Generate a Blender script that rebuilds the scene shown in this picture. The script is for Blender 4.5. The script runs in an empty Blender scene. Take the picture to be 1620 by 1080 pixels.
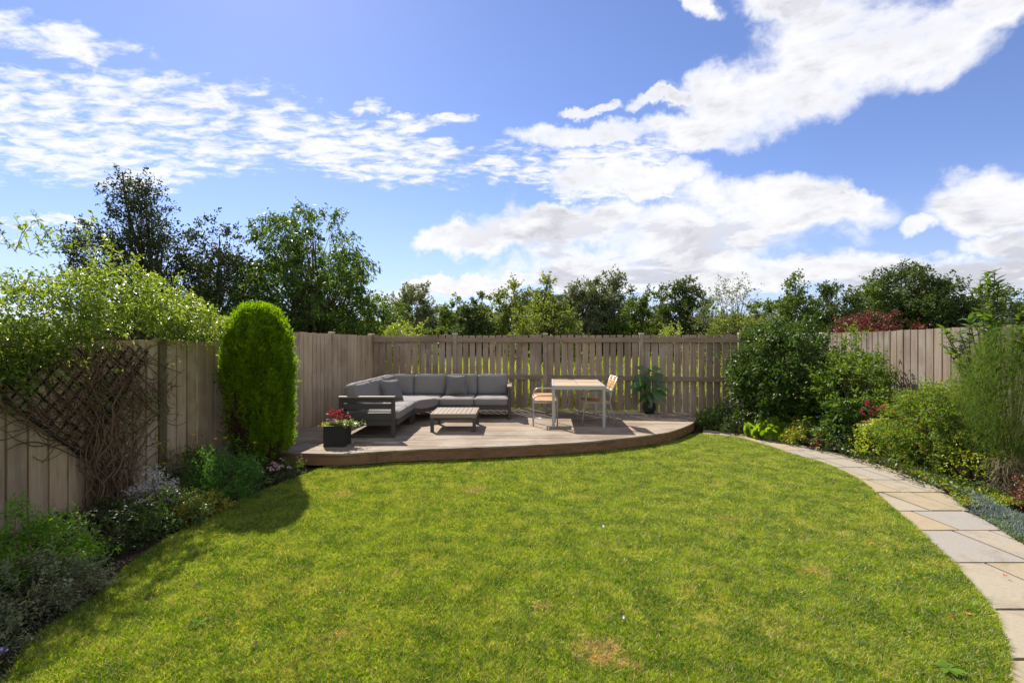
import bpy, math, random
import numpy as np
from mathutils import Vector, Matrix
random.seed(7)
RNG = np.random.default_rng(11)
sc = bpy.context.scene
COL = sc.collection
F = 765.0; HZ = 545.0; EYE = 1.633; DECK = 0.18

def at(px, D, z=0.0): return Vector(((px-810)/F*D, D, z))
def gd(px, py, z=0.0):
    D = (EYE-z)*F/(py-HZ); return at(px, D, z)

# ------------------------------------------------------------------ tagging
def tag(o, label=None, cat=None, group=None, kind=None):
    if label: o['label'] = label
    if cat: o['category'] = cat
    if group: o['group'] = group
    if kind: o['kind'] = kind
    return o
def empty(name, loc, label, cat, group=None, rz=0):
    o = bpy.data.objects.new(name, None); COL.objects.link(o)
    o.location = loc; o.rotation_euler = (0, 0, rz); o.empty_display_size = 0.1
    return tag(o, label, cat, group)
def link(name, me, mat, parent=None, world=True):
    o = bpy.data.objects.new(name, me); COL.objects.link(o)
    if mat: me.materials.append(mat)
    if parent:
        o.parent = parent
        if world:
            o.matrix_parent_inverse = (Matrix.Translation(parent.location) @ parent.rotation_euler.to_matrix().to_4x4()).inverted()
    return o
def copy_tree(o, parent=None):
    c = o.copy(); COL.objects.link(c); c.parent = parent
    for ch in [x for x in COL.objects if x.parent == o]: copy_tree(ch, c)
    return c

# ------------------------------------------------------------------ mesh helpers
def mesh_np(name, V, Fc, smooth=False):
    V = np.asarray(V, dtype=np.float32); Fc = np.asarray(Fc, dtype=np.int32)
    me = bpy.data.meshes.new(name)
    k = Fc.shape[1]
    me.vertices.add(len(V)); me.vertices.foreach_set('co', V.ravel())
    me.loops.add(Fc.size); me.loops.foreach_set('vertex_index', Fc.ravel())
    me.polygons.add(len(Fc))
    me.polygons.foreach_set('loop_start', np.arange(0, Fc.size, k, dtype=np.int32))
    me.polygons.foreach_set('loop_total', np.full(len(Fc), k, dtype=np.int32))
    if smooth: me.polygons.foreach_set('use_smooth', np.ones(len(Fc), dtype=bool))
    me.update(calc_edges=True)
    return me
class MB:
    def __init__(s): s.v = []; s.f = []
    def obox(s, o, u, n, u0, u1, n0, n1, z0, z1, ztilt=0):
        b = len(s.v)
        for z, dz in ((z0, 0), (z1, 1)):
            for (a, c) in ((u0, n0), (u1, n0), (u1, n1), (u0, n1)):
                zz = z + (ztilt*(1 if a == u1 else -1) if dz else 0)
                s.v.append((o[0]+u[0]*a+n[0]*c, o[1]+u[1]*a+n[1]*c, zz))
        s.f += [(b, b+3, b+2, b+1), (b+4, b+5, b+6, b+7), (b, b+1, b+5, b+4), (b+1, b+2, b+6, b+5), (b+2, b+3, b+7, b+6), (b+3, b, b+4, b+7)]
    def box(s, x0, x1, y0, y1, z0, z1): s.obox((0, 0), (1, 0), (0, 1), x0, x1, y0, y1, z0, z1)
    def prism(s, poly, z0, z1):
        a = sum(poly[i][0]*poly[(i+1) % len(poly)][1]-poly[(i+1) % len(poly)][0]*poly[i][1] for i in range(len(poly)))
        if a < 0: poly = poly[::-1]
        n = len(poly); b = len(s.v)
        s.v += [(p[0], p[1], z0) for p in poly] + [(p[0], p[1], z1) for p in poly]
        s.f.append(tuple(range(b+n, b+2*n))); s.f.append(tuple(range(b+n-1, b-1, -1)))
        for i in range(n):
            j = (i+1) % n; s.f.append((b+i, b+j, b+n+j, b+n+i))
    def bar(s, a, b_, w, h=None, up=(0, 0, 1)):
        h = h or w; a = Vector(a); b_ = Vector(b_); d = (b_-a).normalized(); up = Vector(up)
        if abs(d.dot(up)) > .98: up = Vector((0, 1, 0))
        x = d.cross(up).normalized(); y = x.cross(d).normalized(); k = len(s.v)
        for p in (a, b_):
            for (i, j) in ((-1, -1), (1, -1), (1, 1), (-1, 1)): s.v.append(tuple(p+x*i*w/2+y*j*h/2))
        s.f += [(k, k+1, k+2, k+3), (k+4, k+7, k+6, k+5), (k, k+4, k+5, k+1), (k+1, k+5, k+6, k+2), (k+2, k+6, k+7, k+3), (k+3, k+7, k+4, k)]
    def tube(s, pts, r, n=6, closed=False):
        pts = [Vector(p) for p in pts]; m = len(pts)
        rr = r if isinstance(r, (list, tuple)) else [r]*m
        k = len(s.v); prev = None
        for i, p in enumerate(pts):
            if closed: t = pts[(i+1) % m]-pts[i-1]
            else: t = pts[min(i+1, m-1)]-pts[max(i-1, 0)]
            if t.length < 1e-9: t = Vector((0, 0, 1))
            t.normalize()
            if prev is None: a = t.cross(Vector((0.3, 0.2, 1)) if abs(t.z) < .9 else Vector((1, 0, 0))).normalized()
            else:
                a = prev - t*prev.dot(t)
                a = a.normalized() if a.length > 1e-6 else t.orthogonal().normalized()
            prev = a; b = t.cross(a)
            for j in range(n):
                q = 2*math.pi*j/n; s.v.append(tuple(p+(a*math.cos(q)+b*math.sin(q))*rr[i]))
        for i in range(m if closed else m-1):
            i2 = (i+1) % m
            for j in range(n):
                j2 = (j+1) % n; s.f.append((k+i*n+j, k+i*n+j2, k+i2*n+j2, k+i2*n+j))
        if not closed:
            s.f.append(tuple(k+j for j in range(n-1, -1, -1))); s.f.append(tuple(k+(m-1)*n+j for j in range(n)))
    def lathe(s, prof, c=(0, 0, 0), n=24):
        k = len(s.v); m = len(prof)
        for (r, z) in prof:
            for j in range(n):
                q = 2*math.pi*j/n; s.v.append((c[0]+r*math.cos(q), c[1]+r*math.sin(q), c[2]+z))
        for i in range(m-1):
            for j in range(n):
                j2 = (j+1) % n; s.f.append((k+i*n+j, k+i*n+j2, k+(i+1)*n+j2, k+(i+1)*n+j))
    def build(s, name, mat, parent=None, smooth=False, bevel=0, world=True):
        me = bpy.data.meshes.new(name); me.from_pydata([tuple(v) for v in s.v], [], s.f); me.update()
        if smooth:
            for p in me.polygons: p.use_smooth = True
        o = link(name, me, mat, parent, world)
        if bevel:
            b = o.modifiers.new('bevel', 'BEVEL'); b.width = bevel; b.segments = 2; b.limit_method = 'ANGLE'
        return o
def clip(poly, a, b, c):            # keep a*x+b*y<=c
    out = []
    for i in range(len(poly)):
        p, q = poly[i], poly[(i+1) % len(poly)]
        dp = a*p[0]+b*p[1]-c; dq = a*q[0]+b*q[1]-c
        if dp <= 0: out.append(p)
        if (dp < 0 < dq) or (dq < 0 < dp):
            t = dp/(dp-dq); out.append((p[0]+(q[0]-p[0])*t, p[1]+(q[1]-p[1])*t))
    return out
def spline(pts, n=8):
    P = [np.array(p, float) for p in pts]; out = []
    for i in range(len(P)-1):
        p0 = P[max(i-1, 0)]; p1 = P[i]; p2 = P[i+1]; p3 = P[min(i+2, len(P)-1)]
        for k in range(n):
            t = k/n
            out.append(tuple(.5*((2*p1)+(-p0+p2)*t+(2*p0-5*p1+4*p2-p3)*t*t+(-p0+3*p1-3*p2+p3)*t**3)))
    out.append(tuple(P[-1])); return out

# ------------------------------------------------------------------ materials
class NT:
    def __init__(s, nt): s.nt = nt; s.nt.nodes.clear()
    def node(s, t, **kw):
        n = s.nt.nodes.new(t)
        for k, v in kw.items(): setattr(n, k, v)
        return n
    def put(s, sock, v):
        if isinstance(v, bpy.types.NodeSocket): s.nt.links.new(v, sock)
        elif v is not None:
            try: sock.default_value = v
            except Exception:
                sock.default_value = (*v, 1) if len(v) == 3 else v
    def m(s, op, a, b=None, c=None, clamp=False):
        n = s.node('ShaderNodeMath', operation=op, use_clamp=clamp)
        s.put(n.inputs[0], a); s.put(n.inputs[1], b); s.put(n.inputs[2], c); return n.outputs[0]
    def vm(s, op, a, b=None):
        n = s.node('ShaderNodeVectorMath', operation=op); s.put(n.inputs[0], a)
        if b is not None: s.put(n.inputs[1], b)
        return n.outputs[0]
    def comb(s, x, y, z=0.0):
        n = s.node('ShaderNodeCombineXYZ'); s.put(n.inputs[0], x); s.put(n.inputs[1], y); s.put(n.inputs[2], z); return n.outputs[0]
    def sep(s, v):
        n = s.node('ShaderNodeSeparateXYZ'); s.put(n.inputs[0], v); return n.outputs
    def noise(s, vec, scale, detail=3, rough=.5, dist=0, col=False):
        n = s.node('ShaderNodeTexNoise'); s.put(n.inputs['Vector'], vec)
        n.inputs['Scale'].default_value = scale; n.inputs['Detail'].default_value = detail
        n.inputs['Roughness'].default_value = rough; n.inputs['Distortion'].default_value = dist
        return n.outputs['Color' if col else 'Fac']
    def mix(s, f, a, b, mode='MIX'):
        n = s.node('ShaderNodeMix', data_type='RGBA', blend_type=mode); s.put(n.inputs[0], f)
        s.put(n.inputs[6], a if isinstance(a, bpy.types.NodeSocket) else (*a[:3], 1)); s.put(n.inputs[7], b if isinstance(b, bpy.types.NodeSocket) else (*b[:3], 1)); return n.outputs[2]
    def ramp(s, f, stops):
        n = s.node('ShaderNodeValToRGB'); s.put(n.inputs[0], f); e = n.color_ramp.elements
        while len(e) < len(stops): e.new(.5)
        for i, (p, c) in enumerate(stops):
            e[i].position = p; e[i].color = (*c, 1) if not isinstance(c, (int, float)) else (c, c, c, 1)
        return n.outputs[0]
    def sstep(s, v, a, b):
        n = s.node('ShaderNodeMapRange', interpolation_type='SMOOTHSTEP'); s.put(n.inputs[0], v); n.inputs[1].default_value = a; n.inputs[2].default_value = b; return n.outputs[0]
    def bump(s, h, strength=.3, dist=.01):
        n = s.node('ShaderNodeBump'); n.inputs['Strength'].default_value = strength; n.inputs['Distance'].default_value = dist
        s.put(n.inputs['Height'], h); return n.outputs[0]
    def principled(s, col, rough=.6, spec=.5, metal=0, normal=None):
        n = s.node('ShaderNodeBsdfPrincipled'); s.put(n.inputs['Base Color'], col if isinstance(col, bpy.types.NodeSocket) else (*col[:3], 1))
        s.put(n.inputs['Roughness'], rough); s.put(n.inputs['Specular IOR Level'], spec); s.put(n.inputs['Metallic'], metal)
        if normal: s.put(n.inputs['Normal'], normal)
        return n.outputs[0]
    def out(s, sh): o = s.node('ShaderNodeOutputMaterial'); s.put(o.inputs[0], sh)
def newmat(name):
    m = bpy.data.materials.new(name); m.use_nodes = True; return m, NT(m.node_tree)
def pos(n): return n.node('ShaderNodeNewGeometry').outputs['Position']
def island(n): return n.node('ShaderNodeNewGeometry').outputs['Random Per Island']

def wood(name, base, dark, light, axis, seed=0, grey=None, rough=.8, spec=.25):
    m, n = newmat(name); g = pos(n); r = island(n)
    stretch = {'z': (22, 22, 1.3), 'x': (1.6, 24, 22), 'y': (24, 1.6, 22)}[axis]
    v = n.vm('MULTIPLY', g, stretch)
    off = n.comb(n.m('MULTIPLY', r, 91.7), n.m('MULTIPLY', r, 37.1), n.m('MULTIPLY', r, 53.3)); v = n.vm('ADD', v, off)
    a = n.noise(v, 1.0, 5, .65, .6); b = n.noise(v, 3.2, 3, .6, .3)
    big = n.noise(g, 1.7, 3, .6)
    c = n.mix(n.ramp(a, [(.28, 0), (.72, 1)]), dark, light)
    c = n.mix(.5, c, n.mix(r, tuple(x*.62 for x in base), tuple(min(1, x*1.4) for x in base)))
    c = n.mix(1, c, n.mix(n.m('FRACT', n.m('MULTIPLY', r, 7.7)), (.78, .78, .80), (1.12, 1.1, 1.06)), 'MULTIPLY')
    if grey: c = n.mix(n.sstep(big, .42, .62), c, n.mix(.6, c, grey))
    st = n.noise(n.vm('MULTIPLY', g, {'z': (9, 9, .8), 'x': (.8, 9, 9), 'y': (9, .8, 9)}[axis]), 1.0, 4, .7, .5)
    c = n.mix(n.m('MULTIPLY', n.sstep(st, .48, .70), .55), c, tuple(x*.42 for x in base))
    vo = n.node('ShaderNodeTexVoronoi'); n.put(vo.inputs['Vector'], n.vm('ADD', n.vm('MULTIPLY', g, {'z': (5, 5, 1.6), 'x': (1.5, 6, 5), 'y': (6, 1.5, 5)}[axis]), off)); vo.inputs['Scale'].default_value = 1
    knot = n.sstep(vo.outputs['Distance'], .10, .04)
    c = n.mix(n.m('MULTIPLY', knot, .7), c, tuple(x*.35 for x in dark))
    h = n.m('ADD', a, n.m('MULTIPLY', b, .5))
    n.out(n.principled(c, rough, spec, 0, n.bump(h, .5, .004))); return m
def leafmat(name, dark, light, trans=.45, rough=.45, spec=.5, tcol=None, patch=None, patchscale=2.0, glossy=None):
    m, n = newmat(name); r = island(n); g = pos(n)
    big = n.noise(g, patchscale, 2, .5)
    c = n.mix(n.m('ADD', n.m('MULTIPLY', r, .75), n.m('MULTIPLY', n.sstep(big, .35, .65), .25)), dark, light)
    if patch: c = n.mix(n.m('GREATER_THAN', n.m('FRACT', n.m('MULTIPLY', r, 17.3)), 1-patch[0]), c, patch[1])
    p = n.principled(c, rough, spec)
    t = n.node('ShaderNodeBsdfTranslucent')
    tc = n.mix(1.0, c, tcol or (1.9, 1.7, .55), 'MULTIPLY'); n.put(t.inputs[0], tc)
    x = n.node('ShaderNodeMixShader'); x.inputs[0].default_value = trans; n.put(x.inputs[1], p); n.put(x.inputs[2], t.outputs[0])
    n.out(x.outputs[0]); return m
def plain(name, col, rough=.5, spec=.5, metal=0, noise=.0, scale=30, bump=0):
    m, n = newmat(name)
    a = n.noise(pos(n), scale, 4, .6); c = col
    if noise: c = n.mix(a, tuple(x*(1-noise) for x in col), tuple(min(1, x*(1+noise)) for x in col))
    n.out(n.principled(c, rough, spec, metal, n.bump(a, bump, .002) if bump else None)); return m

M = {}
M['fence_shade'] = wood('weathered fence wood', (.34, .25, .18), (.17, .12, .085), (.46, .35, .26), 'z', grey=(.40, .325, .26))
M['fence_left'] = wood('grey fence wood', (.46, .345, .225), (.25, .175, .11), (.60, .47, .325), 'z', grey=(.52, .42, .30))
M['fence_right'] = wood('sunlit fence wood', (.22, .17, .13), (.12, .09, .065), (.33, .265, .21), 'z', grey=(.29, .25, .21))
M['post_green'] = wood('green tinted post wood', (.20, .17, .09), (.12, .10, .05), (.27, .23, .13), 'z')
M['rail'] = wood('rail wood', (.28, .205, .15), (.15, .105, .075), (.39, .295, .22), 'x')
M['deck'] = wood('deck wood', (.24, .18, .125), (.085, .06, .042), (.41, .33, .25), 'x', grey=(.34, .285, .225))
M['fascia'] = wood('deck edge wood', (.24, .13, .07), (.10, .052, .028), (.36, .21, .115), 'x')
M['charcoal'] = plain('charcoal powder coat', (.060, .054, .048), .5, .4, 0, .1, 200)
M['charcoal_top'] = plain('weathered charcoal slats', (.215, .165, .12), .5, .4, 0, .25, 9)
M['silver'] = plain('grey painted metal', (.42, .41, .40), .38, .5, .3, .08, 60)
M['cream'] = plain('cream sunlit post top', (.62, .54, .38), .7, .3, 0, .15, 30)  # sunlight on the fence post tops, put into a pale base colour
M['planter'] = plain('black woven planter', (.022, .021, .020), .55, .4, 0, .3, 90, .6)
M['pot'] = plain('dark glazed pot', (.018, .03, .018), .22, .6, 0, .3, 8)
M['soil'] = plain('bed soil', (.045, .032, .022), .95, .1, 0, .6, 35, 1.0)
M['bark'] = plain('bark', (.09, .07, .05), .9, .2, 0, .5, 25, .8)
M['twig'] = plain('brown twig', (.13, .09, .06), .85, .2, 0, .4, 40, .5)
M['vinestem'] = plain('vine stem', (.135, .085, .05), .85, .2, 0, .5, 30, .5)
M['trellis'] = plain('dark trellis wood', (.035, .03, .033), .8, .2, 0, .4, 40)
M['joint'] = plain('path joint mortar', (.07, .055, .04), .95, .1, 0, .4, 60)

def fabric(name, col):
    m, n = newmat(name); g = pos(n)
    w = n.noise(g, 420, 2, .7); b = n.noise(g, 5, 3, .5)
    c = n.mix(w, tuple(x*.75 for x in col), tuple(x*1.25 for x in col)); c = n.mix(n.m('MULTIPLY', b, .25), c, (.3, .3, .3))
    n.out(n.principled(c, .9, .15, 0, n.bump(n.m('ADD', n.m('MULTIPLY', w, .3), n.m('MULTIPLY', b, 3)), .35, .01))); return m
M['fabric'] = fabric('grey woven fabric', (.205, .188, .175))
M['pillow'] = fabric('grey pillow fabric', (.135, .125, .12))
M['piping'] = plain('cushion piping', (.25, .25, .26), .9, .1)

def oiled(name, axis='x'):
    return wood(name, (.55, .30, .11), (.40, .20, .07), (.68, .42, .18), axis, rough=.45, spec=.5)
M['chairwood'] = oiled('honey slats'); 
M['tablewood'] = wood('pale table slats', (.38, .29, .18), (.28, .205, .12), (.47, .37, .24), 'x', rough=.6)

# lawn
def lawnmat(name, blade):
    m, n = newmat(name); g = pos(n)
    p1 = n.noise(g, 1.1, 5, .7, .3); p2 = n.noise(n.vm('ADD', g, (7, 3, 0)), 4.5, 5, .72, .3); p3 = n.noise(n.vm('ADD', g, (1, 9, 0)), 16, 3, .65)
    green = n.mix(n.sstep(p2, .35, .62), (.10, .195, .008), (.245, .35, .020))
    dry = n.m('ADD', n.m('MULTIPLY', n.sstep(p1, .48, .70), .45), n.m('MULTIPLY', n.sstep(p3, .5, .72), .45))
    dry = n.m('MULTIPLY', dry, n.sstep(p2, .40, .64))
    wpos = n.vm('ADD', g, n.vm('MULTIPLY', n.vm('SUBTRACT', n.noise(g, 7, 4, .7, 0, True), (.5, .5, .5)), (.45, .45, 0)))
    worn = None
    for (px, py, r0) in ((948, 1028, .17), (985, 1045, .10), (530, 1010, .09), (750, 775, .22), (540, 782, .18), (1290, 905, .16), (1150, 820, .15), (860, 960, .10)):
        q = gd(px, py); dn = n.node('ShaderNodeVectorMath', operation='DISTANCE'); n.put(dn.inputs[0], wpos); dn.inputs[1].default_value = (q.x, q.y, 0)
        w1 = n.sstep(dn.outputs['Value'], r0, r0*.3); w1 = n.m('MULTIPLY', w1, .85 if py > 1020 else .5); worn = w1 if worn is None else n.m('MAXIMUM', worn, w1)
    c = n.mix(dry, green, (.52, .42, .17)); c = n.mix(n.m('MULTIPLY', worn, n.sstep(p3, .3, .55)), c, (.50, .36, .22))
    if blade:
        r = island(n)
        p4 = n.noise(g, 42, 3, .7); c = n.mix(1, c, n.mix(n.sstep(p4, .35, .65), (.62, .66, .6), (1.3, 1.25, 1.2)), 'MULTIPLY')
        c = n.mix(n.m('GREATER_THAN', r, .86), c, (.50, .40, .22))
        c = n.mix(1, c, n.comb(n.m('ADD', .45, n.m('MULTIPLY', n.m('FRACT', n.m('MULTIPLY', r, 13.7)), 1.1)), n.m('ADD', .5, n.m('MULTIPLY', n.m('FRACT', n.m('MULTIPLY', r, 13.7)), 1.0)), .9), 'MULTIPLY')
        p = n.principled(c, .5, .35); t = n.node('ShaderNodeBsdfTranslucent'); n.put(t.inputs[0], n.mix(1, c, (1.45, 1.35, .6), 'MULTIPLY'))
        x = n.node('ShaderNodeMixShader'); x.inputs[0].default_value = .45; n.put(x.inputs[1], p); n.put(x.inputs[2], t.outputs[0]); n.out(x.outputs[0])
    else:
        c = n.mix(n.noise(g, 90, 3, .7), n.mix(.55, c, (.09, .07, .035)), c)
        n.out(n.principled(c, .9, .1, 0, n.bump(p3, .6, .02)))
    return m
M['lawn'] = lawnmat('lawn ground', False); M['blade'] = lawnmat('lawn blade', True)
m, n = newmat('field grass'); g = pos(n)
n.out(n.principled(n.mix(n.noise(g, .35, 5, .65), (.10, .16, .025), (.24, .28, .07)), .9, .1)); M['field'] = m
# path stones
m, n = newmat('sandstone'); g = pos(n); r = island(n)
c = n.ramp(r, [(0, (.29, .26, .21)), (.22, (.31, .255, .165)), (.4, (.30, .265, .215)), (.6, (.32, .25, .155)), (.72, (.31, .27, .20)), (.88, (.27, .25, .225))])
n.nt.nodes[-1].color_ramp.interpolation = 'CONSTANT'
s1 = n.noise(n.vm('ADD', g, n.comb(n.m('MULTIPLY', r, 50), 0.0)), 3.5, 6, .7, .8); s2 = n.noise(g, 60, 4, .75)
c = n.mix(n.m('MULTIPLY', n.sstep(s1, .5, .75), .55), c, (.36, .25, .13)); c = n.mix(n.m('MULTIPLY', n.sstep(s2, .35, .75), .5), c, (.20, .175, .15)); s3 = n.noise(g, 2.2, 6, .75, .5); c = n.mix(n.m('MULTIPLY', n.sstep(s3, .50, .68), .45), c, (.15, .13, .10))
n.out(n.principled(c, .75, .3, 0, n.bump(n.m('ADD', s1, n.m('MULTIPLY', s2, .4)), .4, .006))); M['stone'] = m

L = lambda nm, *a, **k: M.__setitem__(nm, leafmat(nm.replace('_', ' '), *a, **k))
L('leaf_vine', (.06, .12, .022), (.24, .31, .06), trans=.5, rough=.40, spec=.6, tcol=(1.8, 1.7, .6), patch=(.03, (.32, .30, .10)))
L('leaf_conifer', (.075, .155, .004), (.25, .38, .012), trans=.55, rough=.55, spec=.25, tcol=(1.6, 1.6, .4))
L('leaf_dead', (.05, .025, .015), (.12, .065, .04), trans=.15, rough=.8, spec=.1, tcol=(1, 1, 1))
L('leaf_birch', (.022, .034, .018), (.06, .075, .035), trans=.3, rough=.55, spec=.2, tcol=(1.3, 1.3, .8))
L('leaf_cherry', (.028, .065, .014), (.085, .15, .025), trans=.45, rough=.5, spec=.22)
L('leaf_far_a', (.045, .085, .018), (.12, .18, .035), trans=.35, rough=.6, spec=.15)
L('leaf_far_b', (.034, .062, .02), (.09, .13, .042), trans=.28, rough=.6, spec=.15)
L('leaf_far_c', (.075, .11, .03), (.17, .22, .06), trans=.42, rough=.6, spec=.15)
L('leaf_far_pale', (.07, .095, .055), (.15, .18, .11), trans=.3, rough=.6, spec=.15)
L('leaf_yellowgreen', (.12, .18, .03), (.25, .32, .06), trans=.45)
L('leaf_maple', (.06, .014, .012), (.15, .04, .028), trans=.35, rough=.5, tcol=(1.7, .8, .7))
L('leaf_gloss', (.025, .06, .012), (.08, .145, .025), trans=.3, rough=.46, spec=.35)
L('leaf_shrub', (.055, .11, .018), (.155, .25, .035), trans=.4, rough=.5, spec=.3)
L('leaf_dark', (.022, .045, .010), (.07, .11, .02), trans=.25, rough=.5)
L('leaf_low', (.05, .10, .02), (.15, .24, .04), trans=.3, rough=.45)
L('leaf_hosta', (.06, .14, .01), (.24, .36, .03), trans=.45, rough=.45)
L('leaf_sedum', (.18, .25, .02), (.34, .42, .06), trans=.4, rough=.5)
L('sedum_head', (.32, .34, .10), (.46, .46, .17), trans=.25, rough=.7)
L('leaf_silver', (.45, .45, .42), (.68, .67, .62), trans=.12, rough=.8, tcol=(1, 1, 1))
L('leaf_greygreen', (.075, .095, .045), (.19, .21, .11), trans=.2, rough=.75, tcol=(1.1, 1.2, .8))
L('leaf_blue', (.09, .13, .11), (.19, .25, .21), trans=.2, rough=.7, tcol=(1, 1.1, .9))
L('leaf_perennial', (.045, .13, .018), (.11, .25, .035), trans=.4, rough=.45)
L('leaf_thuja', (.07, .17, .012), (.18, .34, .02), trans=.42, rough=.5)
L('leaf_nandina', (.06, .12, .018), (.17, .26, .04), trans=.45, rough=.5, spec=.3, patch=(.06, (.24, .10, .05)))
L('leaf_broom', (.05, .10, .016), (.12, .20, .035), trans=.4, rough=.6, spec=.2, patch=(.03, (.22, .14, .07)))
L('leaf_buddleia', (.045, .095, .02), (.14, .22, .045), trans=.4, rough=.35, spec=.6)
L('field_blade', (.15, .21, .03), (.30, .35, .07), trans=.5, rough=.6, spec=.2)
L('leaf_weed', (.07, .14, .015), (.15, .24, .03), trans=.4, rough=.8, spec=.1)
L('leaf_lime', (.12, .19, .02), (.28, .36, .04), trans=.42, patch=(.10, (.28, .10, .05)))
L('leaf_bronze', (.05, .045, .02), (.14, .10, .05), trans=.3, patch=(.3, (.30, .05, .07)))
L('leaf_dry', (.15, .11, .07), (.27, .21, .14), trans=.25, rough=.8, tcol=(1.1, 1, .9))
L('leaf_euonymus', (.14, .14, .02), (.38, .36, .05), trans=.35)
L('leaf_variegated', (.10, .16, .06), (.42, .46, .26), trans=.3, rough=.4)
L('leaf_dieff', (.03, .08, .025), (.09, .20, .06), trans=.4, rough=.3, spec=.6)
L('petal_pink', (.55, .30, .36), (.80, .58, .62), trans=.3, tcol=(1.1, 1, 1))
L('petal_magenta', (.45, .02, .10), (.70, .05, .16), trans=.35, tcol=(1.2, 1, 1))
L('petal_red', (.20, .015, .025), (.40, .05, .06), trans=.3, tcol=(1.2, 1, 1))
L('petal_white', (.75, .72, .66), (.85, .83, .8), trans=.25, tcol=(1, 1, 1))
L('petal_yellow', (.65, .42, .02), (.8, .6, .05), trans=.3, tcol=(1.1, 1, .8))
L('petal_lilac', (.36, .30, .62), (.55, .48, .75), trans=.3, tcol=(1, 1, 1.1))
L('petal_orange', (.40, .13, .05), (.55, .22, .09), trans=.3, tcol=(1, 1, 1))

# ------------------------------------------------------------------ foliage generators
def nrm(a): return a/np.maximum(np.linalg.norm(a, axis=-1, keepdims=True), 1e-9)
def rdir(n): return nrm(RNG.normal(size=(n, 3)))
def leaf_mesh(name, P, Dr, Ln, Wd, mat, parent, fold=.25, droop=0, flat=.0):
    """four-vertex folded leaf per point"""
    P = np.asarray(P); n = len(P); Dr = nrm(np.asarray(Dr))
    Ln = (Ln*RNG.uniform(.6, 1.25, n))[:, None]; Wd = Ln*Wd
    R = rdir(n); R[:, 2] += flat*3
    s = nrm(np.cross(Dr, R)); nn = np.cross(s, Dr)
    mid = P+Dr*Ln*.45
    tip = P+Dr*Ln + np.array([0, 0, -1])*Ln*droop
    V = np.stack([P, mid+s*Wd*.5+nn*Wd*fold, tip, mid-s*Wd*.5+nn*Wd*fold], 1).reshape(-1, 3)
    i = np.arange(n)*4
    Fc = np.stack([i, i+1, i+2, i+3], 1)
    return link(name, mesh_np(name, V, Fc), mat, parent)
def strap_mesh(name, P, Dr, Ln, Wd, mat, parent, droop=.5, seg=3, shape=(.35, 1, .8, .04), side=(0, 0, 1.0), rnd=.25):
    """longer bending leaf: seg segments"""
    P = np.asarray(P); n = len(P); Dr = nrm(np.asarray(Dr))
    Ln = (np.ones(n)*Ln*RNG.uniform(1-rnd, 1+rnd, n)); Wd = Ln*Wd
    s = nrm(np.cross(Dr, np.array(side)+rdir(n)*.35)); V = []
    dr = droop*RNG.uniform(.5, 1.4, n)
    for k in range(seg+1):
        t = k/seg; w = np.interp(t, np.linspace(0, 1, len(shape)), shape)
        c = P+Dr*(Ln*t)[:, None]; c[:, 2] -= dr*Ln*t*t
        V += [c-s*(Wd*w*.5)[:, None], c+s*(Wd*w*.5)[:, None]]
    V = np.stack(V, 1).reshape(-1, 3); b = np.arange(n)*(2*(seg+1)); Fc = []
    for k in range(seg): Fc.append(np.stack([b+2*k, b+2*k+1, b+2*k+3, b+2*k+2], 1))
    return link(name, mesh_np(name, V, np.concatenate(Fc), True), mat, parent)
def sprays(starts, dirs, length, m, jit=.02, leaf_out=.8, droop=0.0):
    S = np.repeat(starts, m, 0); Dn = np.repeat(dirs, m, 0); n = len(S)
    t = RNG.uniform(.05, 1, n)[:, None]
    ln = np.repeat(length*RNG.uniform(.6, 1.2, len(starts)), m)[:, None]
    P = S+Dn*ln*t+RNG.normal(size=(n, 3))*jit
    P[:, 2] -= (droop*ln*t*t)[:, 0]
    Ld = nrm(Dn*.7+rdir(n)*leaf_out+np.array([0, 0, -droop*1.2]))
    return P, Ld
def env_points(prof, n, lump=.25, shell=.5, seed=0):
    """points inside a body of revolution given [(z, r)], ragged by a few random lobes"""
    z = np.array([p[0] for p in prof]); r = np.array([p[1] for p in prof])
    zz = np.linspace(z[0], z[-1], 200); rr = np.interp(zz, z, r); cdf = np.cumsum(rr**1.5+1e-4); cdf /= cdf[-1]
    Z = np.interp(RNG.uniform(size=n), cdf, zz); R = np.interp(Z, z, r)
    A = RNG.uniform(0, 2*math.pi, n); ph = RNG.uniform(0, 6.28, 6)
    lob = 1+lump*(np.sin(2*A+ph[0]+Z*1.3)+np.sin(3*A+ph[1]-Z*2.1)+.7*np.sin(5*A+ph[2]+Z*3.1))/2
    q = RNG.uniform(size=n)**(.5*(1-shell)+.05)
    X = np.cos(A)*R*lob*q; Y = np.sin(A)*R*lob*q
    return np.stack([X, Y, Z], 1)
def branchwork(mb, base, top, clusters, r0, n=5, rise=.45, fr=.25):
    """trunk from base to top and a curved limb to each cluster"""
    base = Vector(base); top = Vector(top)
    bend = Vector((random.uniform(-1, 1), random.uniform(-1, 1), 0))*.04*(top-base).length
    tp = [base.lerp(top, t)+bend*math.sin(t*5) for t in np.linspace(0, 1, 9)]
    mb.tube(tp, [r0*(1-.85*i/8) for i in range(9)], 8)
    for c in clusters:
        c = Vector(c); h = (c.z-base.z)/(top.z-base.z+1e-6); t = max(.05, min(.92, h*(1-rise)))
        i = t*8; a = tp[int(i)].lerp(tp[min(int(i)+1, 8)], i-int(i)); rb = r0*(1-.85*t)*fr*1.6
        midp = a.lerp(c, .5)+Vector((0, 0, -.08*(c-a).length))+Vector(tuple(RNG.normal(size=3)))*.04*(c-a).length
        pts = [a, a.lerp(midp, .5)+Vector((0, 0, .01)), midp, midp.lerp(c, .5)+Vector((0, 0, .02)), c]
        mb.tube(pts, [rb, rb*.8, rb*.6, rb*.4, rb*.15], 4)

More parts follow.
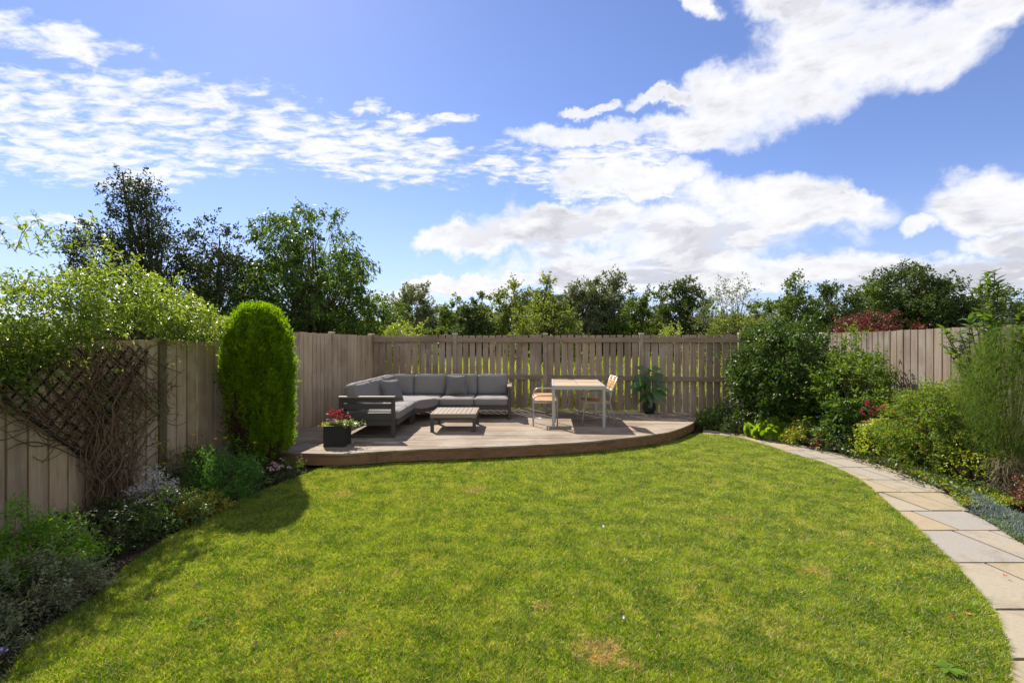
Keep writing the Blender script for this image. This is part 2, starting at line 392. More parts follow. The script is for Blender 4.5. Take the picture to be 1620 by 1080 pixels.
def tree(name, loc, prof, label, cat, leaf, group=None, nclu=70, nspray=9, m=12, leafL=.1, leafW=.5, crad=.45, droop=.15, trunk_r=.09, lump=.3, shell=.55, up=.35, lean=(0, 0), stems=1, bark='bark', trunk_h=None, part=('trunk', 'crown')):
    root = empty(name, loc, label, cat, group)
    C = env_points(prof, nclu, lump, shell)
    z0, z1 = prof[0][0], prof[-1][0]
    C[:, 0] += lean[0]*(C[:, 2]-z0)/(z1-z0); C[:, 1] += lean[1]*(C[:, 2]-z0)/(z1-z0)
    L0 = np.array(loc)
    mb = MB()
    for s in range(stems):
        off = Vector((random.uniform(-.12, .12), random.uniform(-.12, .12), 0)) if stems > 1 else Vector((0, 0, 0))
        spread = Vector((random.uniform(-1, 1), random.uniform(-.5, .5), 0))*(.25*(z1-z0) if stems > 1 else 0)
        top = Vector(loc)+Vector((lean[0]*.8, lean[1]*.8, (trunk_h or z1*.93)))+spread*(.4)
        sel = C[s::stems]
        branchwork(mb, Vector(loc)+off, top, sel+L0, trunk_r)
    mb.build(part[0], M[bark], root, True)
    ax = np.stack([C[:, 0]*0, C[:, 1]*0, C[:, 2]*.8+z0*.2], 1)
    out = nrm(C-ax)
    S = np.repeat(C, nspray, 0)+RNG.normal(size=(nclu*nspray, 3))*crad*.35
    Dn = nrm(np.repeat(out, nspray, 0)*.7+rdir(nclu*nspray)*.8+np.array([0, 0, up]))
    P, Ld = sprays(S, Dn, crad, m, leafL*.35, .8, droop)
    leaf_mesh(part[1], P+L0, Ld, leafL, leafW, M[leaf], root, droop=droop*.6)
    return root

def shrub(name, loc, r, h, label, cat, leaf, group=None, nclu=60, nspray=7, m=9, leafL=.05, leafW=.5, crad=.16, up=.3, lump=.3, droop=.1, z0=.0, rx=1, ry=1, stem='twig', prof=None, out_w=.8, shell=.6, fold=.25):
    root = empty(name, loc, label, cat, group)
    prof = prof or [(z0, r*.55), (h*.2, r*.9), (h*.45, r), (h*.75, r*.8), (h*.93, r*.4), (h, r*.12)]
    C = env_points(prof, nclu, lump, shell); C[:, 0] *= rx; C[:, 1] *= ry
    L0 = np.array(loc); mb = MB()
    for i, c in enumerate(C):
        if i % 2: continue
        a = Vector(loc)+Vector((c[0]*.15, c[1]*.15, 0)); b = Vector(tuple(c+L0)); mid = a.lerp(b, .5)+Vector((c[0]*-.1, c[1]*-.1, .03))
        mb.tube([a, mid, b], [.008+.004*h, .006+.002*h, .003], 4)
    mb.build('stems', M[stem], root, True)
    out = nrm(C*np.array([1, 1, .8])-np.array([0, 0, h*.25]))
    S = np.repeat(C, nspray, 0)+RNG.normal(size=(nclu*nspray, 3))*crad*.35
    Dn = nrm(np.repeat(out, nspray, 0)*out_w+rdir(nclu*nspray)*.7+np.array([0, 0, up]))
    P, Ld = sprays(S, Dn, crad, m, leafL*.3, .8, droop)
    P[:, 2] = np.maximum(P[:, 2], .005)
    leaf_mesh('foliage', P+L0, Ld, leafL, leafW, M[leaf], root, droop=droop, fold=fold)
    return root
def flowers(parent, pts, mat, size=.02, petals=6, name='flower_heads', ball=0):
    """every point becomes a small rosette (ball=0) or a rounded head of petals"""
    pts = np.asarray(pts); n = len(pts)
    if n <= 24 and n > 1 and not ball == 99:
        for p in pts: flowers(parent, [p], mat, size, petals, name[:-1] if name.endswith('s') else name, ball)
        return
    S = np.repeat(pts, petals, 0)
    a = np.tile(np.arange(petals)*2*math.pi/petals, n)+np.repeat(RNG.uniform(0, 6, n), petals)
    if ball: d = rdir(n*petals); d[:, 2] = np.abs(d[:, 2]); S = S+d*ball
    else: d = np.stack([np.cos(a), np.sin(a), np.full_like(a, .35)], 1)
    return leaf_mesh(name, S, d, size, .75, M[mat], parent, fold=.1)

# ================================================================== SETTING
def sheet(name, poly, z, mat, kind='structure'):
    mb = MB(); k = len(poly); mb.v = [(p[0], p[1], z) for p in poly]; mb.f = [tuple(range(k))]
    o = mb.build(name, M[mat]); return tag(o, kind=kind)
# far field, one sheet to the horizon
mb = MB(); mb.v = [(-900, -400, -.10), (900, -400, -.10), (900, 1500, -.10), (-900, 1500, -.10)]; mb.f = [(0, 1, 2, 3)]
o = mb.build('ground', M['field']); tag(o, kind='structure')

lawn_left = [(-1.6, -1.2), (-2.25, 1.2), (-2.42, 1.9), (-2.49, 2.375), (-2.61, 2.56), (-2.68, 2.73), (-2.70, 2.98), (-2.73, 3.2), (-2.82, 3.5), (-2.88, 3.84), (-2.90, 4.32), (-2.83, 5.16), (-2.63, 6.0), (-2.45, 6.47)]
deck_front = [(-3.05, 6.52), (-2.51, 6.45), (-2.16, 6.47), (-1.52, 6.67), (-.27, 6.89), (.97, 7.20), (1.97, 7.65), (2.6, 8.05), (2.98, 8.47), (3.38, 9.02), (3.62, 9.56), (3.74, 10.1), (3.72, 10.42)]
inner_px = [(1111, 686.7), (1162, 691), (1211, 704), (1247, 716), (1287, 727), (1327, 742), (1367, 764), (1420, 809), (1455.6, 840), (1509, 891), (1544, 929), (1571, 964), (1589, 1000), (1600, 1044), (1601, 1080)]
outer_px = [(1113, 680), (1162, 684.5), (1215.5, 693), (1278, 706), (1349, 722), (1402, 738), (1451, 758), (1495.5, 778), (1527, 804), (1580, 835.5), (1620, 862)]
inner = [tuple(gd(*p)[:2]) for p in inner_px] + [(2.15, 1.9), (1.75, 1.2), (1.1, .4), (.2, -.4), (-.6, -1.2)]
outer = [tuple(gd(*p)[:2]) for p in outer_px] + [(4.02, 3.4), (3.75, 2.8), (3.35, 2.1), (2.75, 1.3), (1.9, .3), (.9, -.6), (.1, -1.4)]
inner_s = spline(inner, 4); outer_s = spline(outer, 4)
fr_s = spline(deck_front, 5)
lawn_poly = spline(lawn_left, 4) + [p for p in fr_s if -2.45 < p[0] and p[1] < 8.9] + inner_s
# slabs are clipped from the strip between the two kerb curves
mb = MB(); mb.prism(lawn_poly, -.06, -.003); o = mb.build('lawn', M['lawn']); tag(o, kind='structure')

# garden soil: bumpy grid
xs = np.arange(-5.2, 7.2, .075); ys = np.arange(-1.5, 11.9, .075)
X, Y = np.meshgrid(xs, ys); Z = -.035+RNG.normal(size=X.shape)*.012
V = np.stack([X, Y, Z], -1).reshape(-1, 3); nx = len(xs); ny = len(ys)
ii, jj = np.meshgrid(np.arange(nx-1), np.arange(ny-1)); b = (jj*nx+ii).ravel()
o = link('flower_bed_soil', mesh_np('soil', V, np.stack([b, b+1, b+nx+1, b+nx], 1), True), M['soil']); tag(o, kind='structure')
# mulch crumbs
m_ = 9000; P = np.stack([RNG.uniform(-4.6, -2.3, m_), RNG.uniform(1.5, 7, m_), np.full(m_, -.02)], 1)
P2 = np.stack([RNG.uniform(3.6, 6.3, 7000), RNG.uniform(3, 10, 7000), np.full(7000, -.02)], 1); P = np.concatenate([P, P2])
o = leaf_mesh('bark_mulch', P, rdir(len(P))*np.array([1, 1, .3]), .022, .6, M['leaf_dead'], None); tag(o, 'brown bark crumbs strewn on the soil of the beds', 'mulch', kind='stuff')

# grass blades
def inside(poly, X, Y):
    c = np.zeros(len(X), bool); n = len(poly); j = n-1
    for i in range(n):
        xi, yi = poly[i]; xj, yj = poly[j]
        t = ((yi > Y) != (yj > Y)) & (X < (xj-xi)*(Y-yi)/((yj-yi)+1e-12)+xi)
        c ^= t; j = i
    return c
NB = 1600000
Yc = 1.9+(9.2-1.9)*RNG.uniform(size=NB)**1.35; Xc = RNG.uniform(-3.0, 4.4, NB)
ok = inside(lawn_poly, Xc, Yc) & (np.abs(Xc) < Yc*1.12+.4); Xc = Xc[ok]; Yc = Yc[ok]; nb = len(Xc)
def vnoise(X, Y, s, seed):
    r = np.random.default_rng(seed); G = r.uniform(size=(64, 64)); x = (X*s) % 63; y = (Y*s) % 63
    xi = x.astype(int); yi = y.astype(int); fx = x-xi; fy = y-yi; fx = fx*fx*(3-2*fx); fy = fy*fy*(3-2*fy)
    return (G[yi, xi]*(1-fx)+G[yi, xi+1]*fx)*(1-fy)+(G[yi+1, xi]*(1-fx)+G[yi+1, xi+1]*fx)*fy
tuf = .5*vnoise(Xc+20, Yc+3, 5, 1)+.3*vnoise(Xc+9, Yc+5, 14, 2)+.2*vnoise(Xc+9, Yc+5, 1.3, 3)
H = (.008+.028*tuf)*RNG.uniform(.6, 1.3, nb); W = RNG.uniform(.0016, .0036, nb)*(1+.10*np.maximum(0, Yc-4))
a = RNG.uniform(0, 2*math.pi, nb); sx = np.cos(a)*W; sy = np.sin(a)*W
la = RNG.uniform(0, 2*math.pi, nb); lean = H*RNG.uniform(.3, 1.9, nb)
z0 = np.full(nb, -.004)
V = np.stack([np.stack([Xc-sx, Yc-sy, z0], 1), np.stack([Xc+sx, Yc+sy, z0], 1), np.stack([Xc+np.cos(la)*lean, Yc+np.sin(la)*lean, H], 1)], 1).reshape(-1, 3)
i = np.arange(nb)*3
o = link('lawn_grass', mesh_np('blades', V, np.stack([i, i+1, i+2], 1)), M['blade']); tag(o, 'short mown green grass with straw coloured dry patches', 'grass', kind='stuff')

# path
strip = inner_s + outer_s[::-1]
mb = MB(); mb.prism(strip, -.05, -.008); 
rows = [9.6, 8.75, 8.05, 7.45, 6.93, 6.44, 5.84, 5.34, 4.75, 4.25, 3.62, 2.98, 2.51, 1.95, 1.4, .9, .3, -.3, -.9, -1.5]
xsplit = {0: [], 1: [3.95, 4.22], 2: [4.18, 4.5], 3: [4.42, 4.72], 4: [4.45, 4.8], 5: [4.36, 4.62, 4.86], 6: [4.30, 4.62, 4.84], 7: [4.10, 4.42, 4.75], 8: [3.93, 4.45], 9: [3.88, 4.2], 10: [3.55, 4.05], 11: [3.70], 12: [2.75, 3.3], 13: [3.0], 14: [2.6], 15: [2.2], 16: [1.6], 17: [1.0], 18: [.4]}
sl = MB(); gp = .011
def simple_rows():
    for k in range(len(rows)-1):
        y1, y0 = rows[k], rows[k+1]
        p = clip(clip(strip, 0, -1, -(y0+gp)), 0, 1, y1-gp)
        if len(p) < 3: continue
        cuts = [-99]+xsplit.get(k, [])+[99]
        for a_, b_ in zip(cuts[:-1], cuts[1:]):
            # slab joints lean a little, as laid
            q = clip(clip(p, -1, -.06, -(a_+gp)-.06*(y0+y1)/2), 1, .06, b_-gp+.06*(y0+y1)/2)
            if len(q) < 3: continue
            A = abs(sum(q[i][0]*q[(i+1) % len(q)][1]-q[(i+1) % len(q)][0]*q[i][1] for i in range(len(q))))/2
            if A > .004: sl.prism(q, -.04, .004+random.uniform(-.002, .003))
simple_rows()
pth = mb.build('path', M['joint']); tag(pth, kind='structure')
o = sl.build('path_slabs', M['stone'], None, bevel=.003); tag(o, kind='structure')

# ------------------------------------------------------------------ fences
def fence(name, label, p0, dv, posts, tops, zb, mat, postmat, railmat=None, back_boards=True, pitch=.15, bw=.125, gapj=.004, group=None, flip=1, post_proud=.055, pw=.10, cap=True, rails_front=False, jitter=.006):
    u = Vector((dv[0], dv[1])).normalized(); nn = Vector((-u.y, u.x))*flip
    root = empty(name, (p0[0], p0[1], 0), label, 'fence', group)
    for k in range(len(posts)-1):
        a, b = (posts[k]+pw/2, posts[k+1]-pw/2) if post_proud > 0 else (posts[k], posts[k+1]); zt = tops[k] if not isinstance(tops[k], tuple) else None
        f = MB(); bb = MB(); x = a+.004; nn_ = max(1, round((b-a)/pitch)); pt = (b-a)/nn_
        for q in range(nn_):
            x0 = a+q*pt+random.uniform(-gapj, gapj); x1 = x0+pt*bw/pitch+random.uniform(-gapj, gapj)
            t = (q+.5)/nn_; z1 = (zt if zt is not None else tops[k][0]*(1-t)+tops[k][1]*t)+random.uniform(-jitter, jitter)
            f.obox(p0, u, nn, x0, x1, 0+random.uniform(0, .003), .018, zb[k]+random.uniform(0, .01), z1, random.uniform(-.003, .003))
            if back_boards: bb.obox(p0, u, nn, x1-.045, x0+pt+.045 if random.random() > .04 else x1+.004, -.024-.0005*(q % 2), -.006-.0005*(q % 2), zb[k], z1-.012)
        f.build('board_panel', M[mat], root)
        if back_boards: bb.build('rear_board_panel', M[mat], root)
        zt_ = zt if zt is not None else max(tops[k])
        hs = (zt_-.16, zt_-1.0) if rails_front else (zt_-.3, (zt_+zb[k])/2, zb[k]+.2)
        for h in hs:
            r = MB()
            if rails_front: r.obox(p0, u, nn, a, b, .018+.001, .058, h, h+.105)
            else: r.obox(p0, u, nn, a-.05, b+.05, -.066, -.027, h, h+.08)
            r.build('rail', M[railmat or mat], root)
    for k, s in enumerate(posts):
        zz = [t if not isinstance(t, tuple) else (t[1] if j == 0 else t[0]) for j, t in enumerate((tops[max(k-1, 0)], tops[min(k, len(tops)-1)]))]
        zt = max(zz)+.018
        p = MB(); p.obox(p0, u, nn, s-pw/2+.001, s+pw/2-.001, -.045 if post_proud > 0 else -.17, post_proud, -.1, zt-(0 if post_proud > 0 else .06))
        po = p.build('post', M[postmat[k] if isinstance(postmat, list) else postmat], root, bevel=.003)
        if cap:
            c = MB(); c.obox(p0, u, nn, s-pw/2-.004, s+pw/2+.004, -.048, post_proud+.006, zt, zt+.026)
            c.build('lit_top', M['cream'], po)  # cap whose cream colour paints in the lit top of the post
    return root
CL = Vector((-3.365, 11.59)); CR = Vector((6.42, 9.98)); ub = (CR-CL).normalized()
pb = [(Vector((x, 11.04-.165*x))-CL).length for x in (-3.365, -1.324, .753, 2.83, 4.843)] + [(CR-CL).length]
zb5 = [DECK+.01]*4+[0, 0]
fence('picket_fence', 'brown slatted fence with bright gaps running along the back of the deck', CL, ub, pb, [1.855, 1.85, 1.845, 1.84, 1.84], [DECK+.02, DECK+.02, DECK+.02, .08, .0], 'fence_shade', 'fence_shade', 'rail', back_boards=False, pitch=.158, bw=.129, gapj=.008, flip=-1, rails_front=True, jitter=.008)
ul = Vector((-.085, -.9964))
fence('board_fence', 'close boarded grey fence on the left behind the sofa and the clipped conifer', CL, ul, [.07, 2.09, 4.17], [1.845, 1.845], [.1, .1], 'fence_left', 'fence_left', flip=1, post_proud=.04, pitch=.155, bw=.137)
p1 = CL+ul*4.17
fence('board_fence', 'lower close boarded fence on the left that carries the trellis and the climber', p1, ul, [.105, 2.09, 4.18, 6.27, 8.36], [1.675, 1.68, 1.69, 1.69], [.0]*4, 'fence_left', ['fence_left', 'post_green', 'fence_left', 'fence_left', 'fence_left'], flip=1, post_proud=.045, cap=False, pitch=.16, bw=.137)
ur = Vector((-.06, -1)).normalized()
fence('board_fence', 'sunlit close boarded fence on the right behind the shrubs', CR, ur, [.08, 2.1, 4.2, 6.3, 8.4, 10.5], [(1.85, 1.862), (1.862, 1.88), (1.88, 1.895), (1.895, 1.9), (1.9, 1.9)], [.0]*5, 'fence_right', 'fence_right', flip=-1, post_proud=-.069, cap=False, pitch=.148, bw=.128)

# ------------------------------------------------------------------ deck
deck_poly = [(-3.77, 6.9)] + fr_s + [(3.70, 10.36)] + [(-3.33, 11.53)]
deck_poly = [(-3.74, 6.78)] + fr_s + [(3.72, 10.40), (-3.32, 11.54)]
root = empty('garden_deck', (0, 9, 0), 'low weathered timber deck with a curved front edge facing the lawn', 'deck')
mb = MB(); th = math.radians(-2.0); c_, s_ = math.cos(th), math.sin(th); w = .118; k = -20
while k < 60:
    v0 = 6.0+k*w
    q = clip(clip(deck_poly, s_, -c_, -(v0+.0065)), -s_, c_, v0+w-.0065)
    if len(q) >= 3:
        # butt joints along the run
        js = sorted(random.uniform(-3.3, 3.3) for _ in range(random.choice((1, 1, 2))))
        cuts = [-99]+js+[99]
        for a_, b_ in zip(cuts[:-1], cuts[1:]):
            r = clip(clip(q, -1, 0, -(a_+.0015)), 1, 0, b_-.0015)
            if len(r) >= 3: mb.prism(r, DECK-.026, DECK+random.uniform(-.0012, .0012))
    k += 1
mb.build('deck_boards', M['deck'], root)
def offset(pl, d):
    out = []
    for i in range(len(pl)):
        a_ = Vector(pl[max(i-1, 0)]); b_ = Vector(pl[min(i+1, len(pl)-1)]); t = (b_-a_).normalized(); out.append((pl[i][0]-t.y*d, pl[i][1]+t.x*d))
    return out
f1 = offset([(-3.74, 6.78)]+fr_s, .012); f2 = offset([(-3.74, 6.78)]+fr_s, .035)
def ribbon(o1, o2, z0, z1, name, mat, par):
    mb = MB()
    n_ = len(o1)
    for i in range(n_): mb.v += [(*o1[i], z0), (*o1[i], z1), (*o2[i], z1), (*o2[i], z0)]
    for i in range(n_-1):
        a_ = i*4; b_ = a_+4
        for j in range(4): mb.f.append((a_+j, a_+(j+1) % 4, b_+(j+1) % 4, b_+j))
    mb.f += [(0, 1, 2, 3), ((n_-1)*4+3, (n_-1)*4+2, (n_-1)*4+1, (n_-1)*4)]
    return mb.build(name, M[mat], par)
cut = [0, 14, 30, 46, len(f1)]
for a_, b_ in zip(cut[:-1], cut[1:]):
    o1, o2 = list(f1[a_:b_+1]), list(f2[a_:b_+1])
    if len(o1) < 2: continue
    q = lambda o: o[:-1]+[tuple(Vector(o[-1]).lerp(Vector(o[-2]), .05))]
    ribbon(q(o1), q(o2), .02, DECK-.03, 'edge_board', 'fascia', root)

# ------------------------------------------------------------------ corner sofa
def cushion_mesh(sx, sy, sz, r=.05, puff=(0, 0, .02), n=12):
    bm_v = []; idx = {}
    faces = []
    def vid(p):
        k = tuple(round(c, 5) for c in p)
        if k not in idx: idx[k] = len(bm_v); bm_v.append(p)
        return idx[k]
    g_ = np.linspace(-1, 1, n+1)
    for ax in range(3):
        for sg in (-1, 1):
            for i in range(n):
                for j in range(n):
                    q = []
                    for (a_, b_) in ((i, j), (i+1, j), (i+1, j+1), (i, j+1)):
                        p = [0, 0, 0]; p[ax] = sg; p[(ax+1) % 3] = g_[a_]; p[(ax+2) % 3] = g_[b_]; q.append(vid(tuple(p)))
                    faces.append(q if sg > 0 else q[::-1])
    V = np.array(bm_v, float); hs = np.array([sx, sy, sz])/2
    # concentrate the grid on the edges
    W_ = np.sign(V)*(1-(1-np.abs(V))**1.35)*hs
    inn = np.clip(W_, -(hs-r), hs-r); d = W_-inn; ln = np.linalg.norm(d, axis=1, keepdims=True)
    W_ = np.where(ln > 1e-9, inn+d/np.maximum(ln, 1e-9)*np.minimum(ln*1.0, r), W_)
    b = 1-V**2
    for ax in range(3):
        o1, o2 = (ax+1) % 3, (ax+2) % 3
        W_[:, ax] += np.sign(V[:, ax])*(np.abs(V[:, ax]) > .999)*puff[ax]*np.sqrt(np.maximum(b[:, o1]*b[:, o2], 0))
    ph = RNG.uniform(0, 6, 3)
    W_[:, 2] += .004*np.sin(W_[:, 0]*17+ph[0])*np.sin(W_[:, 1]*13+ph[1])
    return W_, faces
def cushion(name, parent, c, size, rz=0, rx=0, mat='fabric', r=.045, puff=(0.0, .0, .02), tiltax='X', chamfer=None):
    V, Fc = cushion_mesh(*size, r=r, puff=puff)
    if chamfer is not None: V[:, 0], V[:, 1] = chamfer(V[:, 0], V[:, 1])
    Mx = Matrix.Translation(c) @ Matrix.Rotation(rz, 4, 'Z') @ Matrix.Rotation(rx, 4, 'X')
    me = mesh_np(name, [tuple(Mx @ Vector(v)) for v in V], np.array(Fc), True)
    o = link(name, me, M[mat], parent)
    # piping seam round both broad faces
    hx, hy, hz = [q/2 for q in size]; mb = MB()
    ax_thin = 2 if size[2] < size[1] else 1
    for sg in (-1, 1):
        ring = []
        for (qx, qy) in ((-1, -1), (0, -1), (1, -1), (1, 0), (1, 1), (0, 1), (-1, 1), (-1, 0)):
            if ax_thin == 2: p = [qx*(hx-.004*abs(qy)), qy*(hy-.004*abs(qx)), sg*(hz-.02)]
            else: p = [qx*(hx-.004), sg*(hy-.02), qy*(hz-.004)]
            ring.append(p)
        ring = np.array(ring); 
        if chamfer is not None: ring[:, 0], ring[:, 1] = chamfer(ring[:, 0], ring[:, 1])
        mb.tube([Mx @ Vector(p) for p in ring], .0035, 5, closed=True)
    mb.build('piping', M['piping'], o)
    return o
sofa = empty('corner_sofa', (-2.0, 9.2, DECK), 'large charcoal framed corner sofa with grey cushions on the deck', 'sofa')
XL, XO = -1.80, -2.70            # inner and outer faces of the left run
YN, YC = 7.56, 8.86              # near end, start of the corner unit
YF, YB = 9.38, 10.28             # front and back of the back run
XR, XC = -.02, -1.42
z = DECK
mb = MB()
# seat frames (boxed rails)
mb.box(XO, XL, YN+.05, YC-.003, z+.19, z+.265)
mb.box(XC+.003, XR-.05, YF, YB, z+.19, z+.265)
mb.prism([(XO, YC), (XL, YC), (XC, YF-.0), (XC, YB), (XO, YB)], z+.19, z+.265)
# back frames
mb.box(XO-.0, XO+.035, YN+.05, YB-.001, z+.268, z+.58); mb.box(XO+.036, XR-.05, YB-.035, YB, z+.268, z+.58)
mb.build('frame', M['charcoal'], sofa, bevel=.004)
def leg(x, y, h=.19, w_=.05): q = MB(); q.box(x-w_/2, x+w_/2, y-w_/2, y+w_/2, z, z+h-.001); q.build('leg', M['charcoal'], sofa, bevel=.004)
for (x, y) in ((XL-.04, YC-.05), (XO+.04, YC), (XC, YF+.05), (XC, YB-.05), (XO+.05, YB-.05), (XL-.02, YC+.04)): leg(x, y)
def armside(c0, c1, name='arm'):
    """slatted side between a near-post point and a far-post point"""
    p0 = Vector(c0); p1 = Vector(c1); u = (p1-p0).normalized(); nn = Vector((-u.y, u.x)); Ln = (p1-p0).length
    mb = MB()
    mb.obox(p0, u, nn, 0, .055, -.03, .03, z, z+.62); mb.obox(p0, u, nn, Ln-.055, Ln, -.03, .03, z, z+.62)
    mb.obox(p0, u, nn, .055, Ln-.055, -.025, .025, z, z+.045)
    for (a_, b_) in ((.19, .265), (.272, .39), (.445, .535), (.562, .62)): mb.obox(p0, u, nn, .055, Ln-.055, -.02, .02, z+a_, z+b_)
    o = mb.build(name, M['charcoal'], sofa, bevel=.003)
    t = MB(); t.obox(p0, u, nn, -.004, Ln+.004, -.045, .045, z+.621, z+.648); t.build('armrest_top', M['charcoal_top'], o, bevel=.004)
armside((XO-.0, YN), (XL-.03, YN)); armside((XR-.03, YF-.01), (XR-.03, YB))
# seat cushions
def seat(x0, x1, y0, y1, **k):
    cushion('seat_cushion', sofa, ((x0+x1)/2, (y0+y1)/2, z+.268+.072), (x1-x0-.006, y1-y0-.006, .145), puff=(.006, .006, .014), **k)
seat(XO+.04, XL+.02, YN+.05, (YN+YC)/2+.02); seat(XO+.04, XL+.02, (YN+YC)/2+.02, YC)
xs_ = [XC, (XC+XR)/2-.02, XR-.055]
seat(xs_[0], xs_[1], YF-.02, YB-.04); seat(xs_[1], xs_[2], YF-.02, YB-.04)
# corner seat with the inner corner cut off
x0, x1, y0, y1 = XO+.04, XC-.004, YC+.003, YB-.04
cx, cy = (x0+x1)/2, (y0+y1)/2
def cham(X_, Y_):
    # pull the near-right corner back on to the diagonal
    xx = X_+cx; yy = Y_+cy; xa, ya = XL+.02, y0; xb, yb = x1, YF-.02
    n_ = Vector((yb-ya, -(xb-xa))).normalized(); d = (xx-xa)*n_.x+(yy-ya)*n_.y
    d = np.maximum(d, 0); return X_-n_.x*d, Y_-n_.y*d
cushion('seat_cushion', sofa, (cx, cy, z+.268+.072), (x1-x0, y1-y0, .145), puff=(.006, .006, .014), chamfer=cham)
# back cushions
def backc(c, wdt, rz, h=.43): cushion('back_cushion', sofa, (c[0], c[1], z+.41+h/2-.01), (wdt-.008, .17, h), rz=rz, rx=-.16, puff=(.004, .03, .008), r=.055)
for (a_, b_) in ((YN+.06, 8.42), (8.42, 9.28)): backc((XO+.17, (a_+b_)/2), b_-a_, math.pi/2)
backc((XO+.17, 9.68), .78, math.pi/2)
bx = [XO+.12, -2.04, -1.37, -.72, XR-.06]
for a_, b_ in zip(bx[:-1], bx[1:]): backc(((a_+b_)/2, YB-.17), b_-a_, 0)

def pillow(loc, rz, tilt, label):
    n_ = 14; V = []; Fc = []; g_ = np.linspace(-1, 1, n_+1); S = .215
    for sg in (1, -1):
        for a_ in g_:
            for b_ in g_:
                e = (1-a_**4)*(1-b_**4); q = 1-.10*(1-abs(a_*b_))*(max(abs(a_), abs(b_))**3)
                V.append((a_*S*q, sg*(.012*0+.085*math.sqrt(max(e, 0))*(.75+.25*math.cos(a_*2)*math.cos(b_*2))), b_*S*q))
    N1 = n_+1
    for s_i in range(2):
        for i in range(n_):
            for j in range(n_):
                k = s_i*N1*N1+i*N1+j; q = (k, k+1, k+N1+1, k+N1); Fc.append(q if s_i == 0 else q[::-1])
    Mx = Matrix.Translation(loc) @ Matrix.Rotation(rz, 4, 'Z') @ Matrix.Rotation(tilt, 4, 'X')
    o = link('throw_pillow', mesh_np('pillow', [tuple(Matrix.Rotation(rz, 3, 'Z') @ Matrix.Rotation(tilt, 3, 'X') @ Vector(v)) for v in V], np.array(Fc), True), M['pillow'])
    o.location = loc; tag(o, label, 'pillow', 'throw pillows on the sofa')
    ed = [(S*.99*a_, 0, S*.99*b_) for a_, b_ in ((-1, -1), (0, -.91), (1, -1), (.91, 0), (1, 1), (0, .91), (-1, 1), (-.91, 0))]
    mb = MB(); R3 = Matrix.Rotation(rz, 3, 'Z') @ Matrix.Rotation(tilt, 3, 'X'); mb.tube([R3 @ Vector(p) for p in ed], .004, 5, closed=True)
    mb.build('piping', M['piping'], o, world=False)
pillow((-1.13, YB-.42, z+.405+.22), .06, -.30, 'square grey pillow leaning on the long back run of the sofa')
pillow((XO+.47, 8.98, z+.405+.20), math.radians(55), -.42, 'square grey pillow leaning in the left run of the sofa')

# ------------------------------------------------------------------ coffee table
root = empty('coffee_table', (-.97, 8.45, DECK), 'low square charcoal coffee table with slatted top in front of the sofa', 'coffee table')
x0, x1, y0, y1 = -1.36, -.60, 8.03, 8.86
mb = MB(); nS = 9; wS = (x1-x0-.06)/nS
for i in range(nS): mb.box(x0+.03+i*wS+.004, x0+.03+(i+1)*wS-.004, y0+.03, y1-.03, z+.285, z+.303)
mb.build('slatted_top', M['charcoal_top'], root)
mb = MB(); mb.box(x0, x1, y0, y0+.029, z+.235, z+.305); mb.box(x0, x1, y1-.029, y1, z+.235, z+.305); mb.box(x0, x0+.029, y0+.03, y1-.03, z+.235, z+.305); mb.box(x1-.029, x1, y0+.03, y1-.03, z+.235, z+.305)
mb.build('top_frame', M['charcoal_top'], root, bevel=.003)
for x in (x0+.002, x1-.057):
    for y in (y0+.002, y1-.057): q = MB(); q.box(x, x+.055, y, y+.055, z, z+.234); q.build('leg', M['charcoal'], root, bevel=.003)

# ------------------------------------------------------------------ dining table
root = empty('dining_table', (1.22, 9.3, DECK), 'rectangular metal framed dining table with pale wooden top on the deck', 'dining table')
tr = math.radians(-4.6); u = Vector((math.cos(tr), math.sin(tr))); nn = Vector((-u.y, u.x)); o0 = (.70, 8.49)
W_, D_ = .935, 1.62
mb = MB(); nS = 9
for i in range(nS): 
    a_ = .04+i*(D_-.08)/nS; mb.obox(o0, u, nn, .04, W_/2-.004, a_+.003, a_+(D_-.08)/nS-.003, z+.712, z+.730); mb.obox(o0, u, nn, W_/2+.004, W_-.04, a_+.003, a_+(D_-.08)/nS-.003, z+.712, z+.730)
mb.build('slatted_top', M['tablewood'], root)
mb = MB()
mb.obox(o0, u, nn, 0, W_, 0, .038, z+.665, z+.735); mb.obox(o0, u, nn, 0, W_, D_-.038, D_, z+.665, z+.735)
mb.obox(o0, u, nn, 0, .038, .039, D_-.039, z+.665, z+.735); mb.obox(o0, u, nn, W_-.038, W_, .039, D_-.039, z+.665, z+.735); mb.obox(o0, u, nn, .039, W_-.039, D_/2-.02, D_/2+.02, z+.68, z+.71)
mb.build('frame', M['silver'], root, bevel=.003)
for a_ in (.003, W_-.053):
    for b_ in (.003, D_-.053): q = MB(); q.obox(o0, u, nn, a_, a_+.05, b_, b_+.05, z, z+.664); q.build('leg', M['silver'], root, bevel=.003)

# ------------------------------------------------------------------ garden chairs
def rounded(pts, r=.05, n=5):
    out = [Vector(pts[0])]
    for i in range(1, len(pts)-1):
        p = Vector(pts[i]); a_ = (Vector(pts[i-1])-p); b_ = (Vector(pts[i+1])-p); ra = min(r, a_.length/2, b_.length/2)
        A = p+a_.normalized()*ra; B = p+b_.normalized()*ra
        for k in range(n+1):
            t = k/n; out.append(A*(1-t)**2+p*2*t*(1-t)+B*t*t)
    out.append(Vector(pts[-1])); return out
